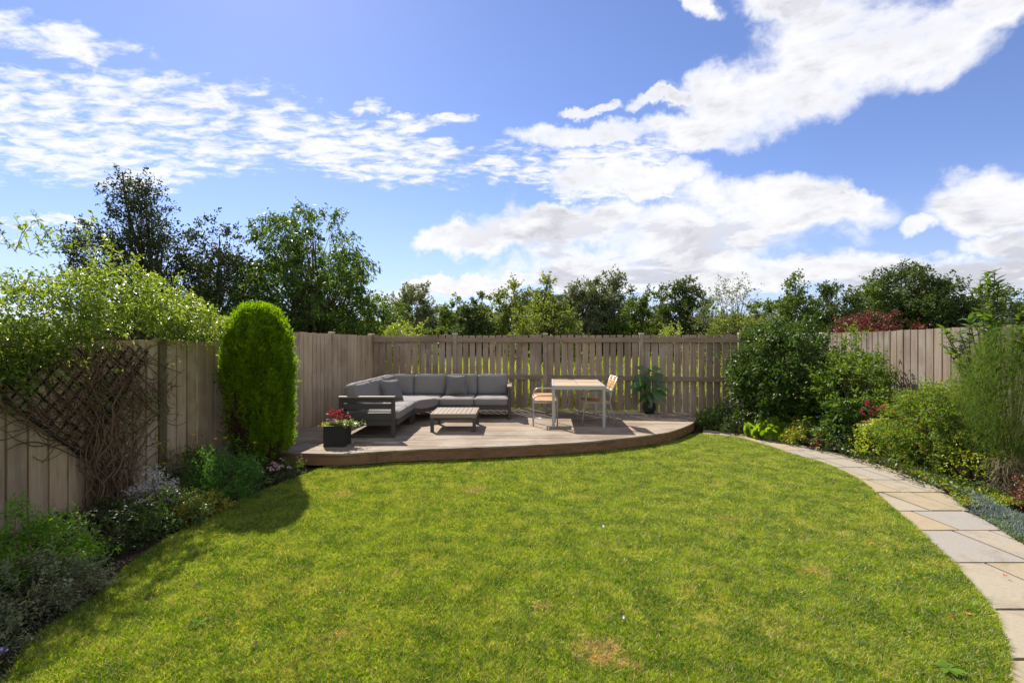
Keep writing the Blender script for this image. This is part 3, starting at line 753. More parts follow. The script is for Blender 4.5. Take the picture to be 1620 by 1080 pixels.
# right chair: armchair facing the table (towards -x)
root = empty('garden_armchair', (1.55, 8.92, DECK), 'metal armchair with honey coloured slatted back at the right side of the table', 'chair', 'chairs at the dining table')
xf, xb_, ya, yb = 1.27, 1.80, 8.63, 9.20; R_ = .0125
for y in (ya, yb):
    q = MB(); q.tube(rounded([(xf-.02, y, z), (xf+.07, y, z+.62), (xf+.25, y, z+.635), (xb_-.02, y, z+.625)], .10), R_, 8); q.build('arm', M['silver'], root, True)
    q = MB(); q.tube(rounded([(xb_+.06, y, z), (xb_-.06, y, z+.44), (xb_-.02, y, z+.60), (xb_+.085, y, z+.87)], .06), R_, 8); q.build('leg', M['silver'], root, True)
mb = MB()
for y in (ya, yb): mb.tube([(xf+.045, y, z+.42), (xb_-.05, y, z+.40)], R_, 8)
mb.tube([(xf+.045, ya, z+.42), (xf+.045, yb, z+.42)], R_, 8); mb.tube([(xb_-.05, ya, z+.40), (xb_-.05, yb, z+.40)], R_, 8)
mb.tube([(xb_+.0, ya, z+.63), (xb_+.0, yb, z+.63)], R_, 8); mb.tube([(xb_+.085, ya, z+.87), (xb_+.085, yb, z+.87)], R_, 8)
mb.tube([(xb_-.0, (ya+yb)/2, z+.63), (xb_+.085, (ya+yb)/2, z+.87)], R_*1.3, 8)
mb.build('seat_frame', M['silver'], root, True)
mb = MB()
for i in range(7): x = xf+.055+i*.062; mb.box(x, x+.054, ya+.015, yb-.015, z+.432-i*.003, z+.447-i*.003)
mb.build('seat', M['chairwood'], root)
mb = MB()
for i in range(5):
    t0 = .03+i*.195; h0 = .63+.24*t0; h1 = .63+.24*(t0+.165); xx = lambda h: xb_+.085*(h-.63)/.24-.002
    for (q0, q1) in ((ya+.015, (ya+yb)/2-.02), ((ya+yb)/2+.02, yb-.015)):
        k = len(mb.v)
        for (h) in (h0, h1):
            for (dx, yy) in ((-.008, q0), (-.008, q1), (.008, q1), (.008, q0)): mb.v.append((xx(h)+dx, yy, z+h))
        mb.f += [(k, k+1, k+5, k+4), (k+1, k+2, k+6, k+5), (k+2, k+3, k+7, k+6), (k+3, k, k+4, k+7), (k, k+3, k+2, k+1), (k+4, k+5, k+6, k+7)]
mb.build('backrest', M['chairwood'], root)
# left chair: its slatted seat rises to the rear, side loops curve over it
root = empty('garden_armchair', (.6, 8.85, DECK), 'metal armchair with honey coloured seat slats tucked under the left edge of the table', 'chair', 'chairs at the dining table')
x0, x1, ya, yb = .395, .80, 8.63, 9.08
q = MB(); q.tube(rounded([(x0-.015, ya, z), (x0-.01, ya, z+.50), (x0+.04, ya, z+.535), (x1-.04, ya, z+.535), (x1+.01, ya, z+.50), (x1+.01, ya, z)], .05), R_, 8); q.build('arm', M['silver'], root, True)
q = MB(); q.tube(rounded([(x0-.0, yb, z), (x0+.0, yb, z+.50), (x0+.04, yb, z+.635), (x1-.03, yb, z+.635), (x1+.02, yb, z+.5), (x1+.01, yb, z)], .08), R_, 8); q.build('arm', M['silver'], root, True)
mb = MB(); mb.tube([(x0, ya, z+.14), (x1, ya, z+.14)], R_*.9, 8); mb.build('stretcher', M['silver'], root, True)
mb = MB()
mb.obox((0, 0), (1, 0), (0, 1), x0-.005, x1+.005, ya-.012, ya+.018, z+.405, z+.43); mb.tube([(x0, ya, z+.415), (x0, yb, z+.50)], R_, 8); mb.tube([(x1, ya, z+.415), (x1, yb, z+.50)], R_, 8); mb.tube([(x0, yb, z+.5), (x1, yb, z+.5)], R_, 8)
mb.build('seat_frame', M['silver'], root, True)
mb = MB()
for i in range(6):
    y = ya+.01+i*.074; h = .438+(y-ya)*.20; k = len(mb.v)
    for (yy, hh) in ((y, h), (y+.068, h+.0136)):
        for (xx_, dz) in ((x0+.012, 0), (x1-.012, 0), (x1-.012, .015), (x0+.012, .015)): mb.v.append((xx_, yy, z+hh+dz))
    mb.f += [(k, k+1, k+2, k+3), (k+4, k+7, k+6, k+5), (k, k+4, k+5, k+1), (k+1, k+5, k+6, k+2), (k+2, k+6, k+7, k+3), (k+3, k+7, k+4, k)]
mb.build('seat', M['chairwood'], root)

# ------------------------------------------------------------------ planter with flowers
root = empty('square_planter', (-2.52, 7.0, DECK), 'black woven cube planter filled with flowers by the sofa arm', 'planter')
x0, x1, y0, y1 = -2.68, -2.38, 6.86, 7.16
mb = MB()
mb.box(x0, x1, y0, y0+.02, z, z+.30); mb.box(x0, x1, y1-.02, y1, z, z+.30); mb.box(x0, x0+.02, y0+.021, y1-.021, z, z+.30); mb.box(x1-.02, x1, y0+.021, y1-.021, z, z+.30)
bd = mb.build('box', M['planter'], root, bevel=.004)
mb = MB(); mb.box(x0+.021, x1-.021, y0+.021, y1-.021, z+.02, z+.27); mb.build('compost', M['soil'], root)
root = empty('bedding_plant', (-2.52, 7.0, DECK+.27), 'mixed bedding plants with deep red, white and pink flowers growing in the black planter', 'flowers')
C = np.array([[-2.53, 7.01, z+.29]])+RNG.normal(size=(20, 3))*np.array([.075, .06, .012])
Dn = nrm(rdir(26*6)*np.array([1, 1, .5])+np.array([.25, 0, .55])); P, Ld = sprays(np.repeat(C, 6, 0), Dn[:120], .07, 8, .01, .9, .2)
leaf_mesh('foliage', P, Ld, .032, .55, M['leaf_lime'], root)
P = np.array([[-2.36, 7.0, z+.31]])+RNG.normal(size=(260, 3))*np.array([.07, .05, .022]); leaf_mesh('trailing_foliage', P, nrm(rdir(260)+np.array([.5, 0, 0])), .04, .5, M['leaf_variegated'], root)
pr = np.array([[-2.60+.0, 7.03, z+.42]])+RNG.normal(size=(9, 3))*np.array([.03, .04, .025]); pr2 = np.array([[-2.48, 7.02, z+.42]])+RNG.normal(size=(14, 3))*np.array([.035, .04, .03]); pr = np.concatenate([pr, pr2])
flowers(root, pr, 'petal_red', .028, 14, 'red_flower_heads', ball=.012)
mb = MB()
for p in pr: mb.tube([(p[0]*.6-2.52*.4, p[1], z+.27), tuple(p)], .002, 4)
mb.build('stems', M['twig'], root)
flowers(root, np.array([[-2.57, 6.92, z+.37]])+RNG.normal(size=(13, 3))*np.array([.04, .03, .015]), 'petal_pink', .018, 6, 'pink_flower_heads')
flowers(root, np.array([[-2.44, 6.91, z+.345]])+RNG.normal(size=(9, 3))*np.array([.045, .03, .012]), 'petal_white', .018, 6, 'white_flower_heads')

# ------------------------------------------------------------------ potted plant
PX, PY = 2.90, 10.22
pot = MB(); pot.lathe([(.0, .0), (.09, .0), (.115, .03), (.14, .10), (.142, .16), (.128, .205), (.134, .218), (.126, .224), (.118, .205), (.0, .200)], (0, 0, 0), 32)
o = pot.build('round_pot', M['pot'], None, True, world=False); o.location = (PX, PY, DECK); tag(o, 'dark glazed round pot on the deck by the back fence', 'pot')
root = empty('dumb_cane_plant', (PX, PY, DECK+.2), 'tall plant with broad drooping dark green leaves growing in the round glazed pot', 'potted plant')
mb = MB(); st = []; dd = []
# leaf positions read along three canes
for (dx, h, q, ln, el) in [(-.10, .72, 165, .30, .35), (.10, .70, 15, .32, .5), (.0, .60, 100, .20, .2), (.16, .55, -5, .32, .35), (-.14, .52, 185, .26, .2), (.04, .56, 250, .24, .2), (-.20, .42, 200, .24, 0), (.14, .44, -60, .28, .1), (.02, .40, 240, .26, 0), (-.06, .34, 215, .25, 0), (.20, .36, -20, .28, .1), (-.22, .30, 175, .24, 0), (.08, .26, 280, .25, -.1), (-.12, .16, 225, .24, -.1), (.12, .20, -40, .26, -.1), (-.02, .20, 265, .26, -.2), (.22, .22, 10, .24, 0), (-.24, .40, 150, .24, .1), (.0, .66, 60, .24, .4), (.05, .48, 80, .24, .3), (-.08, .48, 120, .24, .3)]:
    qa = math.radians(q); p = Vector((PX+dx*.6, PY+math.sin(qa)*.05, DECK+.24+h*.98))
    mb.tube([(PX+dx*.15, PY, DECK+.18), (PX+dx*.35, PY, DECK+.24+h*.55), tuple(p)], [.010, .007, .004], 6)
    st.append(tuple(p)); dd.append((math.cos(qa), math.sin(qa)*.8, el))
mb.build('canes', plain('green cane', (.06, .12, .03), .5), root, True)
strap_mesh('leaves', np.array(st), np.array(dd),   .29, .46, M['leaf_dieff'], root, side=(0, -1.0, .35), droop=.5, seg=6, shape=(.12, .75, 1, .95, .7, .35, .02), rnd=.15)

# ================================================================== LEFT BORDER
def LF(px, py, off=0.0):
    """point on the left fence face that the photo shows at px, py; off metres in front of it"""
    k = (px-810)/F
    t = (CL.x-k*CL.y)/(k*ul.y-ul.x); D = CL.y+ul.y*t; X_ = CL.x+ul.x*t
    zz = EYE-(py-HZ)*D/F
    return Vector((X_+off, D, zz))
# trellis fan, fixed to the low fence
root = empty('fan_trellis', tuple(LF(110, 770)[:2])+(0,), 'dark diamond lattice trellis fanned out on the left fence behind the climber', 'trellis')
lat = MB(); T0 = LF(-60, 560)
# local fence coordinates (s along the fence towards the camera, h up)
def FS(s, h, off): p = CL+ul*s; return (p.x+off*.996, p.y-off*.085, h)
sa, sb = LF(235, 600), LF(-60, 600); s_far = (Vector(sa[:2])-CL).length; s_near = (Vector(sb[:2])-CL).length
_ap = LF(125, 722); apex = ((Vector(_ap[:2])-CL).length, _ap.z); _r = LF(216, 575); _l = LF(-60, 590)
sr, hr = (Vector(_r[:2])-CL).length, _r.z; sl_, hl = (Vector(_l[:2])-CL).length, _l.z
def in_fan(s, h):
    # V-shape: rises and widens upwards from the apex
    dy = h-apex[1]
    return dy > 0 and (apex[0]-s) < dy*(apex[0]-sr)/(hr-apex[1])+.02 and (s-apex[0]) < dy*(sl_-apex[0])/(hl-apex[1])+.02 and h < 1.62
for dirn in (1, -1):
    for k in range(-16, 30):
        pts = []
        for q in np.linspace(0, 4, 160):
            s = s_far-.3+q*.9; h = .3+k*.145+dirn*(s-s_far)*1.05
            if in_fan(s, h): pts.append((s, h))
        if len(pts) > 2: lat.bar(FS(*pts[0], .032+.012*(dirn > 0)), FS(*pts[-1], .032+.012*(dirn > 0)), .008, .017, up=(1, 0, 0))
lat.build('lattice', M['trellis'], root)
mb = MB(); e1 = [apex, (sr, hr)]; e2 = [apex, (sl_, hl)]
for e in (e1, e2): mb.bar(FS(*e[0], .052), FS(*e[1], .052), .02, .03, up=(1, 0, 0))
mb.build('edge_lath', M['trellis'], root)

# climber
base = LF(150, 800, .1); base.z = -.02
root = empty('climbing_vine', tuple(base), 'large climber with tangled brown stems and a pale green mound over the left fence', 'climber')
mb = MB(); sb_ = (Vector(base[:2])-CL).length
for k in range(62):
    s = sb_+random.gauss(0, .15); h = random.uniform(0, .2); off = .08+random.uniform(0, .12)
    vs = random.gauss(0, .20) if k % 3 else random.gauss(.1, .42); pts = []
    hh = random.uniform(1.1, 1.75); r_ = random.choice((.0025, .003, .005, .008)) if k > 6 else .013
    nseg = 16; ph = random.uniform(0, 6); fr = random.uniform(5, 12)
    for q in range(nseg+1):
        t = q/nseg
        ss = s+vs*max(0, t-.22)*1.8+.05*math.sin(fr*t+ph)*(.5+t)+.05*math.sin(fr*2.3*t+ph*3)+random.gauss(0, .014); zz = h+(hh-h)*t+.02*math.sin(fr*1.7*t+ph)
        pts.append(FS(ss, zz, off+.05*math.sin(7*t+ph)+.03*t))
    mb.tube(pts, [r_*(1-.6*q/nseg) for q in range(nseg+1)], 5)
for k in range(210):   # tangled loops running sideways under the crown
    s = random.uniform(s_far-.05, s_near+.3); h = random.uniform(.9, 1.65) if random.random() < .75 else random.uniform(.5, 1.2)
    if abs(s-sb_) > .4+(h-.6)*1.0: continue
    A = random.uniform(.12, .5); ph = random.uniform(0, 6); pts = []
    for q in range(13):
        t = q/12; pts.append(FS(s+A*(t-.5)*2, h+.12*math.sin(t*5+ph)+A*.5*(t-.5)*random.choice((1, .9)), .10+.07*math.sin(t*4+ph*2)))
    mb.tube(pts, random.choice((.003, .004, .005)), 4)
mb.build('stems', M['vinestem'], root, True)
# leafy mound: envelope along the fence; top and underside read at several stations (px, y_top, y_bottom)
st = [(-260, 340, 620), (-120, 385, 615), (0, 420, 600), (60, 414, 565), (110, 407, 530), (150, 412, 520), (190, 434, 518), (230, 458, 520), (270, 472, 524), (305, 488, 528), (330, 504, 530)]
Pm = []; Dm = []; CLU = []
for k in range(290):
    px = RNG.choice([RNG.uniform(-260, 330), RNG.uniform(-60, 330)]); yt = np.interp(px, [q[0] for q in st], [q[1] for q in st]); yb2 = np.interp(px, [q[0] for q in st], [q[2] for q in st])
    v = RNG.uniform()**.8; py = yt+14+(yb2-yt-10)*v
    thick = .10+.36*math.sin(min(1, v*1.15+.12)*math.pi)*(1 if px < 200 else .8)
    off = RNG.uniform(-.35*thick, thick)+.1
    CLU.append(tuple(LF(px, py, off)))
CLU = np.array(CLU); nc = len(CLU)
out = nrm(np.stack([RNG.uniform(.2, 1, nc), RNG.normal(size=nc)*.5, RNG.uniform(-.2, .9, nc)], 1))
S = np.repeat(CLU, 6, 0)+RNG.normal(size=(nc*6, 3))*.05; Dn = nrm(np.repeat(out, 6, 0)*.6+rdir(nc*6)*.9+np.array([0, 0, .25]))
P, Ld = sprays(S, Dn, .17, 11, .014, .9, .15)
# sprouting shoots along the top
tp = []; td = []; tend = MB()
for (px, py, dx, dz) in [(8, 385, -.05, .16), (30, 392, .10, .20), (55, 400, .05, .26), (75, 395, -.12, .24), (100, 398, .12, .22), (118, 400, .02, .28), (140, 405, .10, .2), (160, 412, .14, .18), (178, 425, .1, .14), (215, 448, .15, .14), (245, 462, .2, .16), (275, 470, .24, .1), (300, 490, .3, .05), (325, 500, .3, -.02), (20, 400, .25, .10), (90, 405, -.15, .15), (190, 440, .2, .08), (336, 515, .25, -.1), (330, 530, .22, -.15), (-30, 390, 0, .25), (-80, 380, .1, .3)]:
    for rep in range(2):
        p = LF(px+random.uniform(-8, 8), py+8, random.uniform(0, .3)); d = Vector((random.gauss(0, .10), -dx+random.gauss(0, .05), dz*random.uniform(.8, 1.5)))
        pts = [p, p+d*.5+Vector((0, 0, .03)), p+d+Vector((0, 0, -.01))]; tend.tube(pts, .002, 4)
        for q in range(20):
            t = random.uniform(.1, 1); tp.append(tuple(p+d*t+Vector((0, 0, .03*math.sin(t*3))))); td.append(tuple(d.normalized()*.4+Vector(tuple(rdir(1)[0]))*.8))
# curling tendrils
for (px, py) in ((78, 375), (112, 380)):
    p = LF(px, py+20, .1); tend.tube(spline([tuple(p), (p.x+.01, p.y+.03, p.z+.12), (p.x+.02, p.y-.05, p.z+.19), (p.x+.03, p.y-.15, p.z+.13), (p.x, p.y-.18, p.z+.02)], 5), .0018, 4)
# stray green sprigs hanging over the bare stems
for (px, py) in [(random.uniform(-20, 150), random.uniform(530, 650)) for _ in range(34)]+[(random.uniform(130, 240), random.uniform(560, 740)) for _ in range(10)]+[(95, 565), (20, 625), (65, 680), (160, 620), (205, 640), (220, 655), (190, 690), (200, 735), (175, 770), (45, 610), (130, 560), (215, 630), (180, 650), (10, 620), (245, 578), (228, 640), (206, 690), (60, 560), (30, 550), (110, 580)]:
    for q in range(12): p = LF(px+random.gauss(0, 9), py+random.gauss(0, 5), .12+random.uniform(0, .12)); tp.append(tuple(p)); td.append(tuple(rdir(1)[0]))
tend.build('shoots', M['vinestem'], root, True)
leaf_mesh('foliage', np.concatenate([P, np.array(tp)]), np.concatenate([Ld, np.array(td)]), .043, .42, M['leaf_vine'], root, droop=.1, flat=.35)

# clipped conifer
cx_, cy_ = -3.27, 6.25
root = empty('clipped_conifer', (cx_, cy_, 0), 'tall bright green clipped columnar conifer with a brown bare foot beside the deck', 'conifer')
prof = [(.02, .20), (.2, .29), (.45, .355), (.8, .375), (1.2, .375), (1.55, .365), (1.78, .33), (1.93, .27), (2.04, .20), (2.10, .13)]
core = MB(); core.lathe([(max(.01, r-.10), z_) for z_, r in prof[:-1]]+[(0.001, 2.06)], (cx_, cy_, 0), 20); co = core.build('inner_branches', M['leaf_dead'], root)
zz = np.array([p[0] for p in prof]); rr = np.array([p[1] for p in prof])
def conif(n, zlo, zhi, cond):
    Z_ = RNG.uniform(zlo, zhi, n*2); A = RNG.uniform(0, 6.283, n*2); keep = RNG.uniform(size=n*2) < np.interp(Z_, zz, rr)/.38
    Z_, A = Z_[keep], A[keep]; k = cond(Z_, A); Z_, A = Z_[k], A[k]
    lob = 1+.05*np.sin(3*A+Z_*2)+.06*np.sin(7*A-Z_*5)+.06*np.sin(11*A+Z_*9)
    R_q = np.interp(Z_, zz, rr)*lob*(1+.07*np.sin(23*A+Z_*13)*np.sin(17*Z_+A*5)*1.6)-np.abs(RNG.normal(size=len(A)))*.05
    return np.stack([cx_+R_q*np.cos(A), cy_+R_q*np.sin(A), Z_], 1), A
# side facing the camera's left and the foot are brown; angle -pi/2 faces the camera
browny = lambda Z_, A: (np.sin(A-.2)*-.2-np.cos(A)*1.0+.35*np.sin(A*9+Z_*6) > .30+(Z_-.80)*1.3) | (Z_+.10*np.sin(A*5) < .30)
S, A = conif(7000, .1, 2.10, lambda z_, a_: ~browny(z_, a_) | (RNG.uniform(size=len(z_)) < .12))
outd = np.stack([np.cos(A), np.sin(A), np.zeros_like(A)], 1); Dn = nrm(outd*.35+np.array([0, 0, 1.0])+rdir(len(A))*.6)
P, Ld = sprays(S, Dn, .085, 12, .008, .55, 0)
leaf_mesh('foliage', P, Ld, .038, .26, M['leaf_conifer'], root)
S, A = conif(2600, .02, 1.9, browny); outd = np.stack([np.cos(A), np.sin(A), np.zeros_like(A)], 1); S = S-outd*.03
P, Ld = sprays(S, nrm(outd*.5+rdir(len(A))*.8+np.array([0, 0, .3])), .09, 8, .008, .7, 0)
leaf_mesh('dead_foliage', P, Ld, .035, .22, M['leaf_dead'], root)
mb = MB(); mb.tube([(cx_, cy_, -.05), (cx_+.01, cy_, .3), (cx_, cy_, 1.6)], [.05, .045, .01], 8); mb.build('trunk', M['bark'], root, True)

def low(name, px, py_base, py_top, half, label, leaf, depth=.3, **k):
    """shrub whose foot is at px, py_base and whose top is at py_top; half = half width in metres"""
    D = (EYE+.03)*F/(py_base-HZ)+depth; h = EYE-(py_top-HZ)*D/F
    p = at(px, D, -.03); return shrub(name, (p.x, p.y, -.03), half, h+.03, label, k.pop('cat', 'shrub'), leaf, **k), p, h
shrub('feathery_conifer', (-3.28, 3.16, -.03), .32, .56, 'bright green feathery conifer shrub at the near left corner of the bed', 'conifer', 'leaf_thuja', nclu=90, nspray=9, m=12, leafL=.032, leafW=.28, crad=.11, up=.5)
shrub('grey_leaved_shrub', (-2.92, 2.93, -.03), .28, .30, 'grey green mounded shrub at the edge of the near left lawn', 'shrub', 'leaf_greygreen', nclu=80, nspray=9, m=12, leafL=.026, leafW=.35, crad=.10, up=.4, out_w=1)
shrub('grey_leaved_shrub', (-2.98, 2.45, -.03), .34, .28, 'dark grey green low shrub in the bottom left corner of the bed', 'shrub', 'leaf_greygreen', nclu=70, nspray=9, m=12, leafL=.026, leafW=.35, crad=.11, up=.4)
shrub('low_shrub', (-3.28, 4.02, -.03), .34, .28, 'dark green low shrub with tiny white flowers below the climber', 'shrub', 'leaf_dark', nclu=80, nspray=8, m=10, leafL=.026, leafW=.5, crad=.09)
o = shrub('low_shrub', (-3.66, 4.20, -.03), .28, .22, 'dark green low shrub against the left fence below the vine stems', 'shrub', 'leaf_dark', nclu=70, nspray=8, m=10, leafL=.026, leafW=.4, crad=.08)
shrub('low_shrub', (-3.75, 3.72, -.03), .26, .22, 'dark green low shrub between the feathery conifer and the fence', 'shrub', 'leaf_low', nclu=50, nspray=8, m=9, leafL=.026, leafW=.4, crad=.08)
o = shrub('low_shrub', (-3.10, 4.35, -.03), .28, .30, 'low olive green shrub between the dark shrubs and the yellow one', 'shrub', 'leaf_low', nclu=60, nspray=8, m=9, leafL=.024, leafW=.5, crad=.09)
flowers(o, np.stack([RNG.uniform(-3.45, -3.0, 12), RNG.uniform(3.75, 4.2, 12), RNG.uniform(.18, .33, 12)], 1), 'petal_white', .012, 5)
shrub('variegated_shrub', (-3.32, 3.62, -.03), .13, .38, 'small variegated cream and green sprig by the feathery conifer', 'shrub', 'leaf_variegated', nclu=14, nspray=5, m=7, leafL=.05, leafW=.35, crad=.07, up=.6)
shrub('golden_shrub', (-3.02, 4.62, -.03), .20, .20, 'small golden yellow leaved shrub by the lawn edge', 'shrub', 'leaf_euonymus', nclu=50, nspray=7, m=9, leafL=.022, leafW=.6, crad=.07)
shrub('silver_leaved_plant', (-3.50, 4.75, -.03), .15, .38, 'silver white lacy leaved plant against the left fence', 'plant', 'leaf_silver', nclu=34, nspray=6, m=9, leafL=.03, leafW=.22, crad=.08, up=.5, shell=.7)
# dry stalk plant with yellow daisies
root = empty('yellow_daisy_plant', (-3.62, 5.3, -.03), 'thin straggly plant with dry stalks and yellow flowers by the green tinted fence post', 'plant')
mb = MB(); tips = []; lv = []
for k in range(26):
    b_ = Vector((-3.62+random.gauss(0, .10), 5.3+random.gauss(0, .16), -.03)); t_ = b_+Vector((random.gauss(.05, .12), random.gauss(0, .12), random.uniform(.35, .68)))
    mb.tube([b_, b_.lerp(t_, .5)+Vector((random.gauss(0, .02), 0, .02)), t_], .0025, 4); tips.append(tuple(t_))
    for q in range(14): lv.append(tuple(b_.lerp(t_, random.uniform(.1, .95))))
mb.build('stalks', M['leaf_dry'], root); leaf_mesh('foliage', np.array(lv), rdir(len(lv)), .05, .3, M['leaf_euonymus'], root)
flowers(root, np.array(tips[:8]), 'petal_yellow', .022, 9)
o = shrub('perennial_clump', (-3.05, 5.15, -.03), .30, .44, 'dome of narrow fresh green leaves in front of the left fence near the clipped conifer', 'perennial', 'leaf_perennial', nclu=90, nspray=8, m=10, leafL=.055, leafW=.16, crad=.14, up=.9, out_w=.7, lump=.15)
shrub('perennial_clump', (-3.45, 5.35, -.03), .22, .46, 'dark narrow leaved clump tucked behind the fresh green dome', 'perennial', 'leaf_dark', nclu=40, nspray=7, m=9, leafL=.05, leafW=.2, crad=.12, up=.9)
flowers(o, np.array([[-3.25, 5.3, .60], [-3.12, 5.25, .62], [-2.82, 5.3, .56]]), 'petal_yellow', .022, 10)
mb = MB(); [mb.tube([(x_, y_, .2), (x_, y_, z_)], .002, 4) for x_, y_, z_ in ((-3.25, 5.3, .6), (-3.12, 5.25, .62), (-2.82, 5.3, .56))]; mb.build('flower_stalks', M['leaf_perennial'], o)
o = shrub('pink_bedding_plant', (-2.86, 5.85, -.03), .20, .14, 'low plant with pale pink flower heads at the corner of the lawn by the deck', 'flowers', 'leaf_dark', nclu=40, nspray=6, m=8, leafL=.025, leafW=.5, crad=.06, rx=1.0, ry=1.5)
flowers(o, np.stack([RNG.uniform(-3.0, -2.70, 20), RNG.uniform(5.6, 6.15, 20), RNG.uniform(.10, .19, 20)], 1), 'petal_pink', .022, 12, ball=.012)
o = shrub('pink_bedding_plant', (-2.60, 2.42, -.03), .07, .12, 'tiny plant with one mauve pink flower head in the bottom left corner', 'flowers', 'leaf_dark', nclu=10, nspray=4, m=6, leafL=.02, leafW=.5, crad=.04)
flowers(o, [[-2.53, 2.40, .105], [-2.55, 2.39, .12]], 'petal_lilac', .018, 12, ball=.01)
shrub('edging_plant', (-2.85, 6.28, -.03), .16, .16, 'small dark tufted plant at the left corner of the deck edge', 'plant', 'leaf_low', nclu=24, nspray=5, m=7, leafL=.03, leafW=.25, crad=.06, up=.8)

# ================================================================== RIGHT BORDER
shrub('glossy_evergreen_shrub', (5.12, 9.02, -.03), .80, 1.98, 'big rounded dark glossy evergreen shrub in the far right corner by the slatted fence', 'shrub', 'leaf_gloss', nclu=330, nspray=9, m=10, leafL=.075, leafW=.45, crad=.20, up=.3, lump=.20,
      prof=[(0, .55), (.4, .74), (.9, .80), (1.4, .76), (1.75, .55), (1.92, .32), (1.98, .1)])
o = shrub('loose_leafy_shrub', (5.62, 8.0, -.03), .66, 1.86, 'loose mid green shrub with an upright leader in front of the right fence', 'shrub', 'leaf_shrub', nclu=230, nspray=8, m=11, leafL=.052, leafW=.45, crad=.20, up=.5, lump=.4,
      prof=[(0, .35), (.35, .60), (.8, .66), (1.15, .52), (1.4, .26), (1.65, .13), (1.86, .04)])
o = shrub('flowering_groundcover', (3.98, 9.55, -.03), .30, .36, 'low dark leafy plants with pale specks at the right end of the deck', 'plant', 'leaf_low', nclu=60, nspray=7, m=8, leafL=.045, leafW=.5, crad=.13, ry=.7)
flowers(o, np.stack([RNG.uniform(3.8, 4.3, 14), RNG.uniform(9.2, 9.6, 14), RNG.uniform(.2, .4, 14)], 1), 'petal_white', .02, 5)
o = shrub('flowering_groundcover', (4.45, 9.45, -.03), .38, .52, 'low leafy plant with pink and lilac flowers left of the glossy shrub', 'plant', 'leaf_low', nclu=80, nspray=7, m=8, leafL=.045, leafW=.5, crad=.14)
flowers(o, np.stack([RNG.normal(4.28, .07, 10), RNG.normal(9.25, .05, 10), RNG.normal(.46, .03, 10)], 1), 'petal_lilac', .03, 9, 'lilac_flower_heads', ball=.02)
flowers(o, np.stack([RNG.normal(4.33, .04, 5), RNG.normal(9.25, .05, 5), RNG.normal(.47, .02, 5)], 1), 'petal_magenta', .03, 9, 'pink_flower_heads', ball=.02)
o = shrub('flowering_groundcover', (4.22, 8.92, -.03), .26, .30, 'low dark plant with salmon flower heads between path end and hosta', 'plant', 'leaf_dark', nclu=50, nspray=7, m=8, leafL=.035, leafW=.5, crad=.10)
flowers(o, np.stack([RNG.normal(4.40, .08, 6), RNG.normal(8.9, .05, 6), RNG.normal(.34, .02, 6)], 1), 'petal_orange', .028, 8, ball=.015)
shrub('flowering_groundcover', (4.85, 9.0, -.03), .40, .62, 'dark leafy undergrowth at the foot of the glossy shrub', 'plant', 'leaf_gloss', nclu=70, nspray=7, m=8, leafL=.05, leafW=.45, crad=.14)
# orange lily by the fence
root = empty('orange_lily', (4.36, 9.75, -.03), 'single orange lily flower on a stalk in front of the slatted fence', 'flower')
mb = MB(); mb.tube([(4.36, 9.75, -.03), (4.37, 9.74, .4), (4.36, 9.72, .76)], .004, 5); mb.build('stalk', M['leaf_perennial'], root); flowers(root, [[4.36, 9.72, .76]], 'petal_orange', .07, 7)
# hosta-like clump of broad upright leaves
def broadclump(name, c, r, h, nleaf, label, leaf, ln, wd, droop, cat='plant', shape=(.25, .8, 1, .75, .05), tilt=(.3, 1.1)):
    root = empty(name, c, label, cat)
    a_ = RNG.uniform(0, 6.283, nleaf); q = np.sqrt(RNG.uniform(size=nleaf)); P = np.stack([c[0]+r*.75*q*np.cos(a_), c[1]+r*.75*q*np.sin(a_), np.full(nleaf, c[2])+h*.5*(1-q)], 1)
    e = RNG.uniform(*tilt, nleaf); Dn = np.stack([np.cos(a_)*e*q, np.sin(a_)*e*q, np.full(nleaf, 1.0)], 1)+rdir(nleaf)*.25
    strap_mesh('leaves', P, Dn, ln, wd, M[leaf], root, droop=droop, seg=4, shape=shape, side=(-.2, -1, .5))
    mb = MB()
    for k in range(0, nleaf, 3): mb.tube([(c[0], c[1], c[2]-.0), tuple(P[k])], .004, 4)
    mb.build('stems', M['leaf_hosta'], root); return root
broadclump('broad_leaved_clump', (4.56, 8.50, -.03),   .46, .5, 230, 'bright lime green clump of broad upright leaves beside the path', 'leaf_hosta', .25, .50, .18, tilt=(.1, .9))
broadclump('broad_leaved_clump', (4.35, 8.42, -.03), .20, .2, 40, 'small tufts of yellow green leaves at the path edge left of the lime clump', 'leaf_lime', .16, .3, .3)
shrub('golden_leaved_shrub', (5.02, 8.70, -.03), .24, .56, 'yellow and orange tinted shrub behind the lime green clump', 'shrub', 'leaf_euonymus', nclu=40, nspray=6, m=8, leafL=.045, leafW=.5, crad=.1)
shrub('mixed_edging_plant', (4.80, 7.95, -.03), .26, .40, 'mid green edging plant right of the lime clump along the path', 'plant', 'leaf_lime', nclu=50, nspray=7, m=8, leafL=.035, leafW=.45, crad=.1)
shrub('mixed_edging_plant', (4.92, 7.60, -.03), .18, .20, 'low bronze tinted edging plant beside the path', 'plant', 'leaf_bronze', nclu=36, nspray=7, m=8, leafL=.03, leafW=.45, crad=.07)
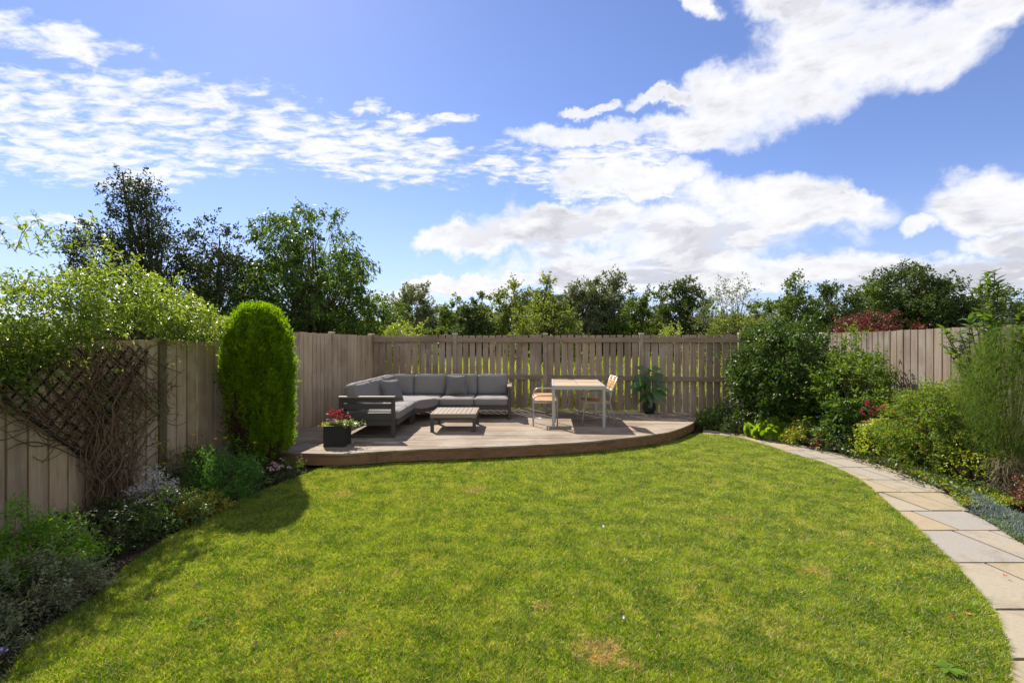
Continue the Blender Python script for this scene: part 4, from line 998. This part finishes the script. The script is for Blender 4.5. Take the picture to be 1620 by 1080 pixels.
# leafy perennial with curled glossy leaves
root = shrub('penstemon_clump', (5.22, 7.55, -.03), .36, .82, 'dark green clump of long curling shiny leaves between lime clump and sedum', 'perennial', 'leaf_low', nclu=50, nspray=6, m=7, leafL=.07, leafW=.3, crad=.14, up=.6)
n_ = 260; a_ = RNG.uniform(0, 6.283, n_); q = np.sqrt(RNG.uniform(size=n_)); hh = RNG.uniform(.12, .78, n_)
P = np.stack([5.22+.3*q*np.cos(a_), 7.5+.3*q*np.sin(a_), hh], 1); strap_mesh('long_leaves', P, np.stack([np.cos(a_), np.sin(a_), RNG.uniform(.1, .9, n_)], 1), .17, .24, M['leaf_dieff'], root, droop=.5, seg=4, shape=(.2, .9, 1, .6, .05))
shrub('penstemon_clump', (5.08, 7.20, -.03), .24, .34, 'low dark green growth at the path edge below the curling leaves', 'perennial', 'leaf_dark', nclu=40, nspray=6, m=8, leafL=.045, leafW=.4, crad=.1)
# phlox
root = empty('phlox_clump', (5.45, 7.15, -.03), 'upright clump with deep pink red flower clusters behind the yellow green sedum', 'flowers')
mb = MB(); heads = []; lv = []
for (px, py) in [(1372, 640), (1378, 650), (1390, 646), (1398, 655), (1404, 648), (1410, 658), (1418, 645), (1425, 652), (1368, 668), (1374, 664), (1392, 664), (1362, 655), (1384, 658), (1400, 640), (1421, 650)]:
    D = 7.05+random.uniform(-.15, .15); t_ = at(px, D, EYE-(py-HZ)*D/F); b_ = Vector((5.45+random.gauss(0, .10), 7.15+random.gauss(0, .06), -.03)); mb.tube([b_, b_.lerp(t_, .6)+Vector((0, 0, .05)), t_], .004, 4); heads.append(tuple(t_))
    for q in range(40): lv.append(tuple(b_.lerp(t_, random.uniform(.2, .95))+Vector((0, 0, .03))))
mb.build('stems', M['twig'], root); leaf_mesh('foliage', np.array(lv), rdir(len(lv))*np.array([1, 1, .5]), .07, .25, M['leaf_shrub'], root, droop=.3)
hd = np.repeat(np.array(heads), 5, 0)+RNG.normal(size=(len(heads)*5, 3))*np.array([.022, .022, .028]); flowers(root, hd, 'petal_magenta', .024, 9, ball=.012)
shrub('loose_leafy_shrub', (5.85, 7.35, -.03), .34, .70, 'small leafy shrub under the right fence behind the deep pink flowers', 'shrub', 'leaf_shrub', nclu=60, nspray=7, m=8, leafL=.05, leafW=.35, crad=.14)
# sedum
root = shrub('sedum_clump', (5.20, 6.80, -.03), .29, .50, 'yellow green sedum clump with flat pale flower heads at the path edge', 'perennial', 'leaf_sedum', nclu=80, nspray=6, m=10, leafL=.042, leafW=.55, crad=.11, up=.9, lump=.12)
pts = []
for k in range(34):
    a_, q = random.uniform(0, 6.28), math.sqrt(random.random())*.29; c = (5.20+q*math.cos(a_), 6.8+q*math.sin(a_), .58-q*q*1.4+random.uniform(-.02, .02))
    for j in range(16): b_ = random.uniform(0, 6.28); w_ = math.sqrt(random.random())*.042; pts.append((c[0]+w_*math.cos(b_), c[1]+w_*math.sin(b_), c[2]+random.uniform(-.006, .006)-w_*w_*3))
flowers(root, pts, 'sedum_head', .011, 5, ball=.004)
# hazy nandina bush
shrub('fine_leaved_bush', (5.52, 6.15, -.03), .60, 1.12, 'wide fine leaved bush with reddish flecks in front of the right fence', 'shrub', 'leaf_nandina', nclu=460, nspray=9, m=12, leafL=.040, leafW=.30, crad=.13, up=.5, lump=.12)
shrub('fine_leaved_bush', (5.88, 6.65, -.03), .36, .95, 'lighter green fine leaved bush right behind the sedum', 'shrub', 'leaf_nandina', nclu=200, nspray=9, m=12, leafL=.036, leafW=.3, crad=.15, up=.6)
shrub('fine_leaved_bush', (5.28, 5.55, -.03), .30, .55, 'small sprawling shrub with yellow green tips below the wide bush', 'shrub', 'leaf_lime', nclu=60, nspray=6, m=7, leafL=.035, leafW=.35, crad=.14)
# dark feathery broom at the right edge
root = empty('feathery_broom_shrub', (5.62, 5.42, -.03), 'tall hazy dark green shrub of hair fine shoots at the right edge', 'shrub')
n_ = 42000; C = env_points([(0, .25), (.4, .42), (.9, .52), (1.3, .48), (1.6, .33), (1.82, .14)], n_, .25, .3)+np.array([5.62, 5.42, 0])
dr_ = nrm((C-np.array([5.62, 5.42, -.4]))*np.array([1, 1, .9])+rdir(n_)*1.3)
strap_mesh('shoots', C, dr_, .085, .024, M['leaf_broom'], root, droop=.2, seg=2, shape=(1, .9, .3))
mb = MB()
for k in range(70): e = C[k]; mb.tube([(5.62, 5.42, -.03), (5.62+(e[0]-5.62)*.35, 5.42+(e[1]-5.42)*.35, e[2]*.55), tuple(e)], [.009, .006, .002], 4)
mb.build('stems', M['twig'], root)
# dry grassy tuft
root = empty('dry_stem_tuft', (5.28, 5.15, -.03), 'tuft of dry pale brown arching stems below the feathery shrub', 'plant')
n_ = 700; a_ = RNG.uniform(0, 6.28, n_); q = RNG.uniform(size=n_)**.5*.13; P = np.stack([5.28+q*np.cos(a_), 5.15+q*np.sin(a_), RNG.uniform(0, .42, n_)], 1)
strap_mesh('dry_stems', P, np.stack([np.cos(a_)*.7, np.sin(a_)*.7, np.full(n_, .6)], 1)+rdir(n_)*1.3, .13, .022, M['leaf_dry'], root, droop=.5, seg=3, shape=(1, 1, .9, .4))
# tall buddleia rising above the fence
def tallstem(name, c, label, sk):
    root = empty(name, c, label, 'shrub'); mb = MB(); P = []; Dn = []
    for (dx, dy, h, h0) in sk:
        b_ = Vector(c); t_ = Vector((c[0]+dx, c[1]+dy, h)); m_ = b_.lerp(t_, .5)+Vector((-dx*.2, -dy*.2, .1)); pl = [Vector(p) for p in spline([tuple(b_), tuple(m_), tuple(t_)], 8)]
        mb.tube(pl, [.010*(1-.8*i/len(pl))+.002 for i in range(len(pl))], 5)
        for k in range(48):
            t = random.uniform(h0, 1)**.8; i = min(int(t*(len(pl)-1)), len(pl)-2); p = pl[i].lerp(pl[i+1], t*(len(pl)-1)-i); a_ = random.uniform(0, 6.28)
            P.append(tuple(p)); Dn.append((math.cos(a_), math.sin(a_), random.uniform(.1, 1.1)))
    mb.build('stems', M['twig'], root); strap_mesh('foliage', np.array(P), np.array(Dn), .13, .32, M['leaf_buddleia'], root, droop=.3, seg=3, shape=(.2, 1, .8, .04)); return root
tallstem('tall_leafy_shrub', (5.78, 5.85, -.03), 'tall shrub with long pointed leaves rising above the right fence', [(random.gauss(-.05, .24), random.gauss(.0, .20), random.uniform(1.4, 2.15), .40) for _ in range(15)]+[(.06, .0, 2.52, .55), (.02, .05, 2.50, .6), (.13, .02, 2.40, .6), (-.12, 0, 2.42, .65), (.1, .1, 2.3, .5), (-.25, .0, 1.95, .5), (-.32, .05, 1.8, .5), (.2, .0, 2.2, .5)])
tallstem('tall_leafy_shrub', (5.70, 5.25, -.03), 'tall leafy stems cut by the right edge of the photo above the fence', [(random.gauss(.15, .14), random.gauss(.0, .18), random.uniform(1.6, 2.15), .5) for _ in range(16)]+[(.02, 0, 2.42, .6), (.12, .05, 2.46, .6), (.20, 0, 2.35, .6)])
# ground cover
def mat_cover(name, poly, n, label, leaf, L_, W_, z1=.10, group=None, cat='ground cover', kind='stuff', drc=(1, 1, .9)):
    xs_ = [p[0] for p in poly]; ys_ = [p[1] for p in poly]; X_ = RNG.uniform(min(xs_), max(xs_), n); Y_ = RNG.uniform(min(ys_), max(ys_), n); k = inside(poly, X_, Y_); X_, Y_ = X_[k], Y_[k]
    hgt = z1*(.35+.65*vnoise(X_, Y_, 6, 5))*RNG.uniform(.3, 1, len(X_)); P = np.stack([X_, Y_, hgt], 1); d = rdir(len(X_)); d[:, 2] = np.abs(d[:, 2])
    o = leaf_mesh(name, P, d*np.array(drc), L_, W_, M[leaf], None); return tag(o, label, cat, group, kind)
op = [tuple(p) for p in outer_s]
edge = lambda y0, y1, d0, d1: [(p[0]+d0, p[1]) for p in op if y0 < p[1] < y1]+[(p[0]+d1, p[1]) for p in op if y0 < p[1] < y1][::-1]
mat_cover('lime_groundcover', edge(4.7, 6.6, -.02, 1.1), 20000, 'creeping lime green ground cover beside the path on the right', 'leaf_lime', .032, .6, .12)
mat_cover('bronze_groundcover', edge(5.9, 6.9, -.03, .45), 5000, 'low reddish ground cover by the path right of the sedum', 'leaf_bronze', .026, .55, .10)
mat_cover('mossy_groundcover', edge(2.5, 4.6, -.03, .9), 14000, 'short dull green creeping plants along the near path edge', 'leaf_shrub', .022, .4, .05)
mat_cover('flowery_undergrowth', edge(6.8, 9.3, -.03, 1.1), 16000, 'low mixed green undergrowth along the far path edge', 'leaf_low', .035, .45, .16)
mat_cover('border_undergrowth', [(4.6, 5.0), (6.3, 5.0), (6.35, 9.9), (5.0, 9.9)], 12000, 'shaded low growth under the shrubs of the right bed', 'leaf_dark', .05, .4, .2)
mat_cover('border_undergrowth', [(-4.1, 2.2), (-3.0, 2.2), (-3.1, 5.0), (-3.8, 6.6), (-3.9, 6.6)], 6000, 'shaded low growth under the shrubs of the left bed', 'leaf_dark', .035, .4, .12)
# blue grey dianthus
root = empty('blue_grey_dianthus', (4.72, 4.55, -.03), 'spiky blue grey mat plant spilling on to the path edge', 'plant')
n_ = 3600; ed = [p for p in op if 4.0 < p[1] < 5.15]; ei = RNG.integers(0, len(ed), n_); e = np.array(ed)[ei]; q = RNG.uniform(0, 1, n_)
P = np.stack([e[:, 0]+.0+q*.36+RNG.normal(size=n_)*.02, e[:, 1]+RNG.normal(size=n_)*.06, .10*np.sin(np.clip(q, .05, .95)*3.14)*RNG.uniform(.2, 1, n_)], 1)
strap_mesh('foliage', P, rdir(n_)*.8+np.array([0, 0, .7]), .055, .07, M['leaf_blue'], root, droop=.2, seg=2, shape=(1, .9, .1))
flowers(root, [[4.82, 4.5, .15], [4.95, 4.3, .14]], 'petal_magenta', .016, 8, ball=.006)
shrub('pink_flower_tuft', (5.20, 4.75, -.03), .22, .34, 'small dark plant with crimson specks at the right edge above the blue grey mat', 'plant', 'leaf_bronze', nclu=30, nspray=6, m=7, leafL=.03, leafW=.4, crad=.09)

# weeds and fallen bits on the lawn
def weed(px, py, r, label, leaf='leaf_perennial', n_=16):
    r *= .75; p = gd(px, py); root = empty('lawn_weed', tuple(p), label, 'weed', 'weeds in the lawn')
    a_ = RNG.uniform(0, 6.28, n_); strap_mesh('leaves', np.tile(np.array([[p.x, p.y, .012]]), (n_, 1)), np.stack([np.cos(a_), np.sin(a_), np.full(n_, .5)], 1), r, .28, M['leaf_weed'], root, droop=.35, seg=3, shape=(.3, .9, 1, .1))
for (px, py, r, lb) in [(1176, 851, .07, 'leafy weed right of centre in the far half of the lawn'), (967, 874, .05, 'small weed rosette in the middle of the lawn'), (312, 990, .07, 'weed rosette in the near left of the lawn'), (545, 966, .04, 'small weed in the near left centre of the lawn'), (1500, 1062, .09, 'largest weed near the bottom right corner of the lawn'), (1325, 940, .06, 'small leafy weed on the right part of the lawn'), (1243, 948, .04, 'small weed left of the right hand lawn weed'), (995, 865, .03, 'tiny weed beside the central rosette')]:
    weed(px, py, r, lb)
def fallen(px, py, mat, label, s=.019, cat='leaf', nm='fallen_leaf', zz=.03):
    p = gd(px, py, zz); V = []; n_ = 8
    for k in range(n_): a_ = 2*math.pi*k/n_; rr_ = s*(1 if k % 2 else .75)*(1.4 if k in (0, 4) else 1); V.append((rr_*math.cos(a_), rr_*.6*math.sin(a_), .006*math.cos(2*a_)))
    V.append((0, 0, -.003)); o = link(nm, mesh_np('leaf', V, [(k, (k+1) % n_, n_) for k in range(n_)], True), M[mat]); o.location = p; o.rotation_euler = (.2, .1, random.uniform(0, 6)); tag(o, label, cat, 'fallen leaves and petals')
fallen(1376, 858, 'petal_orange', 'small orange brown fallen leaf on the lawn near the path'); fallen(1507, 973, 'petal_red', 'reddish fallen leaf on the near right lawn'); fallen(1530, 968, 'petal_orange', 'orange fallen leaf next to the reddish one'); fallen(1015, 824, 'leaf_dry', 'dry curled leaf on the far middle of the lawn', .02); fallen(955, 832, 'petal_lilac', 'pale violet petal on the far middle of the lawn', .018, 'petal', 'fallen_petal'); fallen(987, 976, 'petal_lilac', 'pale violet petal on the near middle of the lawn', .014, 'petal', 'fallen_petal'); fallen(1590, 909, 'petal_red', 'small red petal on a path slab', .014, 'petal', 'fallen_petal'); fallen(402, 1017, 'leaf_dead', 'dark brown fallen leaf on the near left lawn', .022); fallen(469, 1042, 'petal_orange', 'tiny orange fallen leaf at the bottom left centre of the lawn', .010)

fallen(565, 703, 'petal_white', 'pale fallen petal on the deck right of the planter', .012, 'petal', 'fallen_petal', DECK+.012)
fallen(574, 686, 'leaf_lime', 'small yellow green leaf on the deck under the sofa arm', .014, 'leaf', 'fallen_leaf', DECK+.012)
fallen(655, 694, 'leaf_dead', 'dark brown leaf on the sunlit deck in front of the sofa', .014, 'leaf', 'fallen_leaf', DECK+.012)

# ================================================================== BEYOND THE FENCE
G = 'trees beyond the fence'
tree('birch_tree', (-9.95, 13.6, -.1), [(1.0, 1.3), (2.2, 1.45), (3.4, 1.4), (4.2, 1.2), (5.0, .9), (5.8, .6), (6.5, .35), (7.0, .12)], 'tallest dark feathery birch like tree at the far left', 'tree', 'leaf_birch', G, nclu=330, nspray=10, m=12, leafL=.075, leafW=.6, crad=.34, droop=.15, trunk_r=.11, lump=.3, shell=.2, up=.7, lean=(-.85, 0))
tree('birch_tree', (-8.55, 13.9, -.1), [(1.0, 1.0), (2.2, 1.25), (3.4, 1.0), (4.4, .75), (5.3, .2)], 'shorter dark birch like tree between the tallest one and the broad tree', 'tree', 'leaf_birch', G, nclu=170, nspray=9, m=12, leafL=.085, leafW=.6, crad=.34, droop=.15, trunk_r=.08, lump=.55, shell=.3, up=.5, lean=(.1, 0))
tree('cherry_tree', (-6.46, 16.0, -.1), [(1.4, 1.85), (2.5, 2.45), (3.5, 2.45), (4.5, 2.0), (5.5, 1.25), (6.65, .2)], 'broad many stemmed tree with drooping leaves behind the sofa corner', 'tree', 'leaf_cherry', G, nclu=310, nspray=9, m=10, leafL=.14, leafW=.38, crad=.36, droop=.5, trunk_r=.12, lump=.32, shell=.25, up=.45, lean=(-.5, 0), stems=3, trunk_h=5.2)
tree('cherry_tree', (-7.35, 13.4, -.1), [(.8, .7), (1.6, 1.2), (2.5, 1.1), (3.4, .6), (3.9, .2)], 'mid green tree filling the gap above the clipped conifer', 'tree', 'leaf_cherry', G, nclu=90, nspray=8, m=9, leafL=.13, leafW=.36, crad=.38, droop=.4, trunk_r=.06, lump=.4, shell=.3)
def far(name, px, ytop, wpx, D, leaf, label, zlo=.3, nclu=60, leafL=.17, sh=0, **k):
    leafL *= .8
    nclu = int(nclu*1.9); wpx *= 1.08
    h = EYE+.1-(ytop-HZ)*D/F; r = wpx/2*D/F; p = at(px, D, -.1)
    prof = [[(zlo, r*.75), (h*.35, r), (h*.6, r*.95), (h*.8, r*.7), (h*.94, r*.38), (h, r*.08)], [(zlo, r*.9), (h*.4, r), (h*.6, r*.75), (h*.8, r*.42), (h, r*.05)], [(zlo, r*.7), (h*.4, r*.9), (h*.75, r), (h*.92, r*.75), (h, r*.3)]][sh]
    kw = dict(nspray=9, m=12, leafW=.6, crad=max(.25, r*.24), droop=.1, trunk_r=.10, lump=.4, shell=.35, up=.35, trunk_h=h*.8); kw.update(k)
    return tree(name, (p.x, p.y, -.1), prof, label, 'tree', leaf, G, nclu=nclu, leafL=leafL, **kw)
far('bushy_tree', 605, 470, 75, 18, 'leaf_far_a', 'small tree at the right foot of the broad tree', leafL=.12)
far('yellow_green_bush', 640, 500, 80, 15, 'leaf_yellowgreen', 'low yellow green bush showing just above the fence left of centre', leafL=.08, nclu=50, crad=.3)
far('yellow_green_bush', 570, 505, 60, 15.5, 'leaf_yellowgreen', 'low yellow green bush under the broad tree', leafL=.08, nclu=40, crad=.3)
far('bushy_tree', 656, 451, 84, 27, 'leaf_far_pale', 'grey green rounded tree left of centre', nclu=90)
far('bushy_tree', 718, 462, 66, 24, 'leaf_far_a', 'bright green tree between the grey green one and the dark one', sh=1)
far('bushy_tree', 748, 488, 70, 22, 'leaf_far_b', 'dark low tree in the left half of the far row')
far('bushy_tree', 765, 456, 44, 29, 'leaf_far_b', 'small dark topped tree left of the tall central one')
far('bushy_tree', 815, 450, 90, 26, 'leaf_far_c', 'light green tree left of the tall central sapling', nclu=90)
far('leafy_sapling', 862, 424, 62, 17, 'leaf_far_c', 'central sapling with a tufted top rising highest in the far row', nclu=70, leafL=.14, sh=1, lump=.6, crad=.28)
far('leafy_sapling', 868, 480, 120, 16, 'leaf_far_c', 'broad light green growth below the tufted sapling', nclu=80, leafL=.12)
far('bushy_tree', 925, 440, 80, 27, 'leaf_far_pale', 'grey green tree with a left lobe in the centre of the row', nclu=90)
far('bushy_tree', 962, 430, 84, 28, 'leaf_far_pale', 'tallest grey green round headed tree right of the central sapling', nclu=110)
far('bushy_tree', 1020, 465, 72, 25, 'leaf_far_a', 'mid green low tree between two taller ones', nclu=70)
far('bushy_tree', 1077, 442, 76, 23, 'leaf_far_b', 'dark dense conical tree above the right half of the slatted fence', nclu=110, leafL=.14)
far('leafy_sapling', 1062, 505, 34, 15, 'leaf_yellowgreen', 'small bright green sapling just above the slatted fence', nclu=20, leafL=.09, crad=.2)
far('leafy_sapling', 1160, 437, 105, 15.5, 'leaf_far_pale', 'loose open willow like tree right of the dark conical one', nclu=90, leafL=.12, lump=.65, crad=.42, leafW=.3, sh=1, m=8)
far('yellow_green_bush', 1165, 498, 110, 14, 'leaf_far_c', 'light green low bush behind the right end of the slatted fence', nclu=60, leafL=.09, crad=.28)
far('bushy_tree', 1258, 436, 90, 17, 'leaf_far_a', 'tree with a pointed top behind the glossy shrub', nclu=120, leafL=.11, sh=1)
far('bushy_tree', 1320, 450, 90, 17.5, 'leaf_far_b', 'dark tree between the pointed one and the big right one', nclu=110, leafL=.12)
far('bushy_tree', 1372, 452, 90, 18, 'leaf_far_a', 'mid green tree behind the red maple', nclu=110, leafL=.12)
far('bushy_tree', 1432, 424, 120, 18, 'leaf_far_b', 'big dark spreading tree above the right fence', nclu=200, leafL=.12)
far('bushy_tree', 1500, 446, 110, 17, 'leaf_far_b', 'dark tree behind the tall leafy shrub', nclu=150, leafL=.11)
far('bushy_tree', 1580, 462, 110, 18, 'leaf_far_b', 'dark tree at the right edge beyond the fence', nclu=110, leafL=.12)
far('bushy_tree', 1680, 450, 130, 18, 'leaf_far_a', 'tree beyond the right fence outside the edge of the photo', nclu=70, leafL=.13)
far('bushy_tree', 1205, 478, 60, 26, 'leaf_far_a', 'distant small tree seen between willow and pointed tree', nclu=50)
far('bushy_tree', 1120, 478, 60, 28, 'leaf_far_a', 'distant small tree right of the dark conical one', nclu=50)
far('bushy_tree', 690, 480, 60, 30, 'leaf_far_b', 'distant dark tree left of the bright green one', nclu=50)
far('bushy_tree', 995, 480, 70, 30, 'leaf_far_b', 'distant dark tree right of the round headed one', nclu=50)
far('bushy_tree', 890, 470, 70, 31, 'leaf_far_b', 'distant dark tree behind the tufted sapling', nclu=50)
for (px, D, r, h) in ((1345, 10.6, .36, 2.18), (1388, 10.8, .50, 2.42)):
    p = at(px, D, -.1)
    shrub('red_maple', (p.x, p.y, -.1), r, h, 'smaller deep red maple left of the larger one behind the right fence' if r < .5 else 'larger deep red maple showing over the right fence', 'tree', 'leaf_maple', 'red maples behind the right fence', nclu=70, nspray=8, m=9, leafL=.055, leafW=.4, crad=.2, up=.1, droop=.3, prof=[(1.2, r*.4), (h*.7, r*.9), (h*.85, r), (h*.95, r*.7), (h, r*.2)])
# far hedgerow
n_ = 60000; X_ = RNG.uniform(-75, 75, n_); hh = 3.0+1.1*vnoise(X_+80, X_*0+3, .25, 8)+.8*vnoise(X_+80, X_*0+9, .8, 9)
P = np.stack([X_, 52+RNG.normal(size=n_)*1.2, RNG.uniform(0, 1, n_)**.7*hh], 1); o = leaf_mesh('hedgerow', P, rdir(n_), .5, .6, M['leaf_far_a'], None); tag(o, 'far hedgerow closing the field behind the trees', 'hedge', kind='stuff')
# rough grass of the field seen through the fence gaps
n_ = 90000; X_ = RNG.uniform(-8, 9, n_); Y_ = 11.9+RNG.uniform(0, 1, n_)**1.5*9; d = rdir(n_)*.4; d[:, 2] = 1; k = (Y_ > 12.9-.165*X_-1.0); 
o = leaf_mesh('field_grass', np.stack([X_, Y_, RNG.uniform(-.1, .95, n_)*np.clip((Y_-11.9)*.6+.35, 0, 1)], 1)[k], d[k], .30, .07, M['field_blade'], None); tag(o, 'rough sunlit grass in the field behind the slatted fence', 'grass', kind='stuff')

# ================================================================== SKY, SUN, CAMERA
sv = Vector((-.165, .300, .335)).normalized()
elev = math.asin(sv.z); azim = math.atan2(sv.x, sv.y)
w = bpy.data.worlds.new("World"); sc.world = w; w.use_nodes = True; w.cycles.sampling_method = 'MANUAL'; w.cycles.sample_map_resolution = 512
n = NT(w.node_tree)
sky = n.node('ShaderNodeTexSky', sky_type='NISHITA'); sky.sun_disc = False; sky.sun_elevation = elev; sky.sun_rotation = azim; sky.air_density = 1.0; sky.dust_density = .15; sky.ozone_density = 2.2; sky.altitude = 50
STR = .12
d = n.node('ShaderNodeTexCoord').outputs['Generated']
dx, dy, dz = n.sep(d)[0:3]
ys = n.m('MAXIMUM', dy, .05); u0 = n.m('DIVIDE', dx, ys); v0 = n.m('DIVIDE', dz, ys)
wz = n.noise(d, 3.4, 6, .64, 0, True); ws = n.sep(wz)
def wob(c, a, s1): return n.m('MULTIPLY_ADD', a, s1, n.m('SUBTRACT', c, s1*.5))
U = wob(u0, ws[0], .42); Vv = wob(v0, ws[1], .26)
frames = {}
for a_ in (0, 12, -10):
    c, s = math.cos(math.radians(a_)), math.sin(math.radians(a_))
    frames[a_] = (c, s, n.comb(n.m('ADD', n.m('MULTIPLY', U, c), n.m('MULTIPLY', Vv, s)), n.m('SUBTRACT', n.m('MULTIPLY', Vv, c), n.m('MULTIPLY', U, s)), 0.0) if a_ else n.comb(U, Vv, 0.0))
def blob(px, py, rx, ry, ang, wgt):
    k = min(frames, key=lambda q: abs(q-ang)); c, s, fr = frames[k]
    cu, cv = (px-810)/F, (HZ-py)/F; w_ = math.sqrt(wgt); ix, iy = F/(rx*w_), F/(ry*w_)
    q = n.node('ShaderNodeVectorMath', operation='MULTIPLY_ADD'); n.put(q.inputs[0], fr); q.inputs[1].default_value = (ix, iy, 0); q.inputs[2].default_value = (-(cu*c+cv*s)*ix, -(cv*c-cu*s)*iy, 0)
    l = n.node('ShaderNodeVectorMath', operation='LENGTH'); n.put(l.inputs[0], q.outputs[0]); return l.outputs['Value']
def union(bl):
    r = None
    for b_ in bl:
        x = blob(*b_); r = x if r is None else n.m('MINIMUM', r, x)
    r = n.m('MINIMUM', r, 1.414); return n.m('SUBTRACT', 1.0, n.m('MULTIPLY', r, r))
CU = union([(1350, 65, 180, 85, 12, 1), (1490, 75, 130, 75, 10, 1), (1250, 15, 110, 40, 0, 1), (1180, 165, 140, 70, 20, 1), (1290, 130, 110, 60, 20, 1), (1100, 225, 120, 50, 12, 1), (940, 218, 120, 28, 4, 1), (935, 172, 45, 13, 5, .8), (1030, 165, 65, 17, 12, .9), (1090, 22, 45, 30, -10, .8), (1590, 20, 90, 45, 0, 1), (1240, 328, 190, 46, 4, 1), (1345, 310, 60, 25, 0, .9), (1585, 318, 140, 50, 5, 1), (1455, 345, 50, 22, 12, .8), (880, 370, 180, 42, 5, 1), (1060, 375, 290, 50, 0, 1), (740, 385, 80, 30, 0, 1), (1130, 430, 420, 36, 0, 1), (1560, 432, 300, 34, 0, 1), (1600, 385, 90, 26, 0, .8), (830, 450, 240, 20, 0, 1), (1000, 300, 160, 36, -5, .7), (760, 445, 160, 14, 0, .8)])
AC = union([(110, 190, 300, 95, 0, 1), (60, 60, 190, 45, -20, .75), (330, 190, 260, 75, -10, 1), (560, 245, 240, 50, -8, 1), (180, 255, 330, 42, 0, 1), (760, 265, 150, 34, 0, 1), (900, 275, 200, 48, 0, .9), (560, 165, 60, 22, 0, .6), (640, 200, 100, 26, 0, .7), (70, 345, 120, 13, 0, .7), (710, 195, 110, 20, 10, .5), (1000, 310, 170, 30, 0, .8), (620, 435, 60, 6, 0, .5), (-100, 200, 200, 120, 0, 1)])
zc = n.m('MAXIMUM', dz, .03); pv = n.comb(n.m('DIVIDE', dx, n.m('ADD', zc, .12)), n.m('DIVIDE', dy, n.m('ADD', zc, .12)), 0.0)
fine = n.noise(n.vm('MULTIPLY', pv, (9, 16, 1)), 1.0, 5, .62, .35)
fine2 = n.noise(n.vm('MULTIPLY', pv, (1.7, 3.0, 1)), 1.0, 4, .6, .3)
acd = n.m('ADD', n.m('ADD', n.m('MULTIPLY', n.m('MINIMUM', AC, .75), .50), n.m('MULTIPLY', n.m('SUBTRACT', fine, .5), 2.1)), n.m('MULTIPLY', n.m('SUBTRACT', fine2, .5), 1.0))
acd = n.m('MULTIPLY', n.sstep(acd, .0, .60), n.sstep(AC, -.35, .2))
cn = n.noise(n.vm('MULTIPLY', d, (6, 6, 10)), 1.0, 8, .62, .2)
cud = n.m('ADD', n.m('MULTIPLY', n.m('MINIMUM', CU, .7), .8), n.m('MULTIPLY', n.m('SUBTRACT', cn, .47), 2.2)); cu_a = n.sstep(cud, -.12, .62)
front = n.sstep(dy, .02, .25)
rear_fill = n.sstep(n.noise(n.vm('MULTIPLY', d, (2.2, 2.2, 4)), 1.0, 5, .6), .42, .60)  # unseen clouds behind and above the camera, filled out to lift the shade
A = n.m('MAXIMUM', n.m('MULTIPLY', n.m('MAXIMUM', cu_a, n.m('MULTIPLY', acd, .92)), front), n.m('MULTIPLY', rear_fill, n.m('SUBTRACT', 1, front)))
# haze bank near the horizon
veil = n.m('MULTIPLY', n.sstep(dz, .30, .0), .42)
deep = n.sstep(cud, .30, 1.0); under = n.noise(n.vm('MULTIPLY', d, (5, 5, 15)), 1.0, 5, .62, .2)
shade = n.m('MULTIPLY', deep, n.m('ADD', .12, n.m('MULTIPLY', n.sstep(under, .40, .62), .88)))
lowgrey = n.m('MULTIPLY', n.sstep(dz, .42, .10), n.sstep(under, .50, .60)); shade = n.m('MAXIMUM', shade, n.m('MULTIPLY', n.m('MULTIPLY', lowgrey, cu_a), .8))
K = 1/STR
white = (.54*K, .54*K, .555*K); grey = (.29*K, .295*K, .335*K)
ccol = n.mix(n.m('MULTIPLY', shade, n.sstep(dx, -.35, .1)), white, grey)
skc = n.mix(1, sky.outputs[0], (.55, .545, .69), 'MULTIPLY')
skc = n.mix(veil, skc, (.30*K, .35*K, .45*K))
ccol = n.mix(front, (.66*K, .63*K, .58*K), ccol)  # brighter warm tint added to the unseen rear clouds as fill light
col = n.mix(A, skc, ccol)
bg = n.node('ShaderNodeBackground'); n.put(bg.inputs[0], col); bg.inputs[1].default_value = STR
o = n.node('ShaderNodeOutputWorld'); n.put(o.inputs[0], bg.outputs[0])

ld = bpy.data.lights.new('Sun', 'SUN'); ld.energy = 5.0; ld.angle = math.radians(.53); ld.color = (1, .93, .82)
lo = bpy.data.objects.new('Sun', ld); COL.objects.link(lo); lo.rotation_euler = sv.to_track_quat('Z', 'Y').to_euler(); lo.location = (-8, 14, 20)
cd = bpy.data.cameras.new('Camera'); co = bpy.data.objects.new('Camera', cd); COL.objects.link(co)
co.location = (0, 0, EYE); co.rotation_euler = (math.radians(90), 0, 0); cd.sensor_width = 36; cd.lens = 17.0; cd.shift_y = 5/1620; cd.clip_start = .05; cd.clip_end = 5000
sc.camera = co
sc.view_settings.view_transform = 'Standard'; sc.view_settings.look = 'None'; sc.view_settings.exposure = .95; sc.view_settings.gamma = 1
sc.cycles.max_bounces = 8; sc.cycles.transparent_max_bounces = 4; sc.cycles.transmission_bounces = 6; sc.cycles.diffuse_bounces = 4; sc.cycles.glossy_bounces = 2
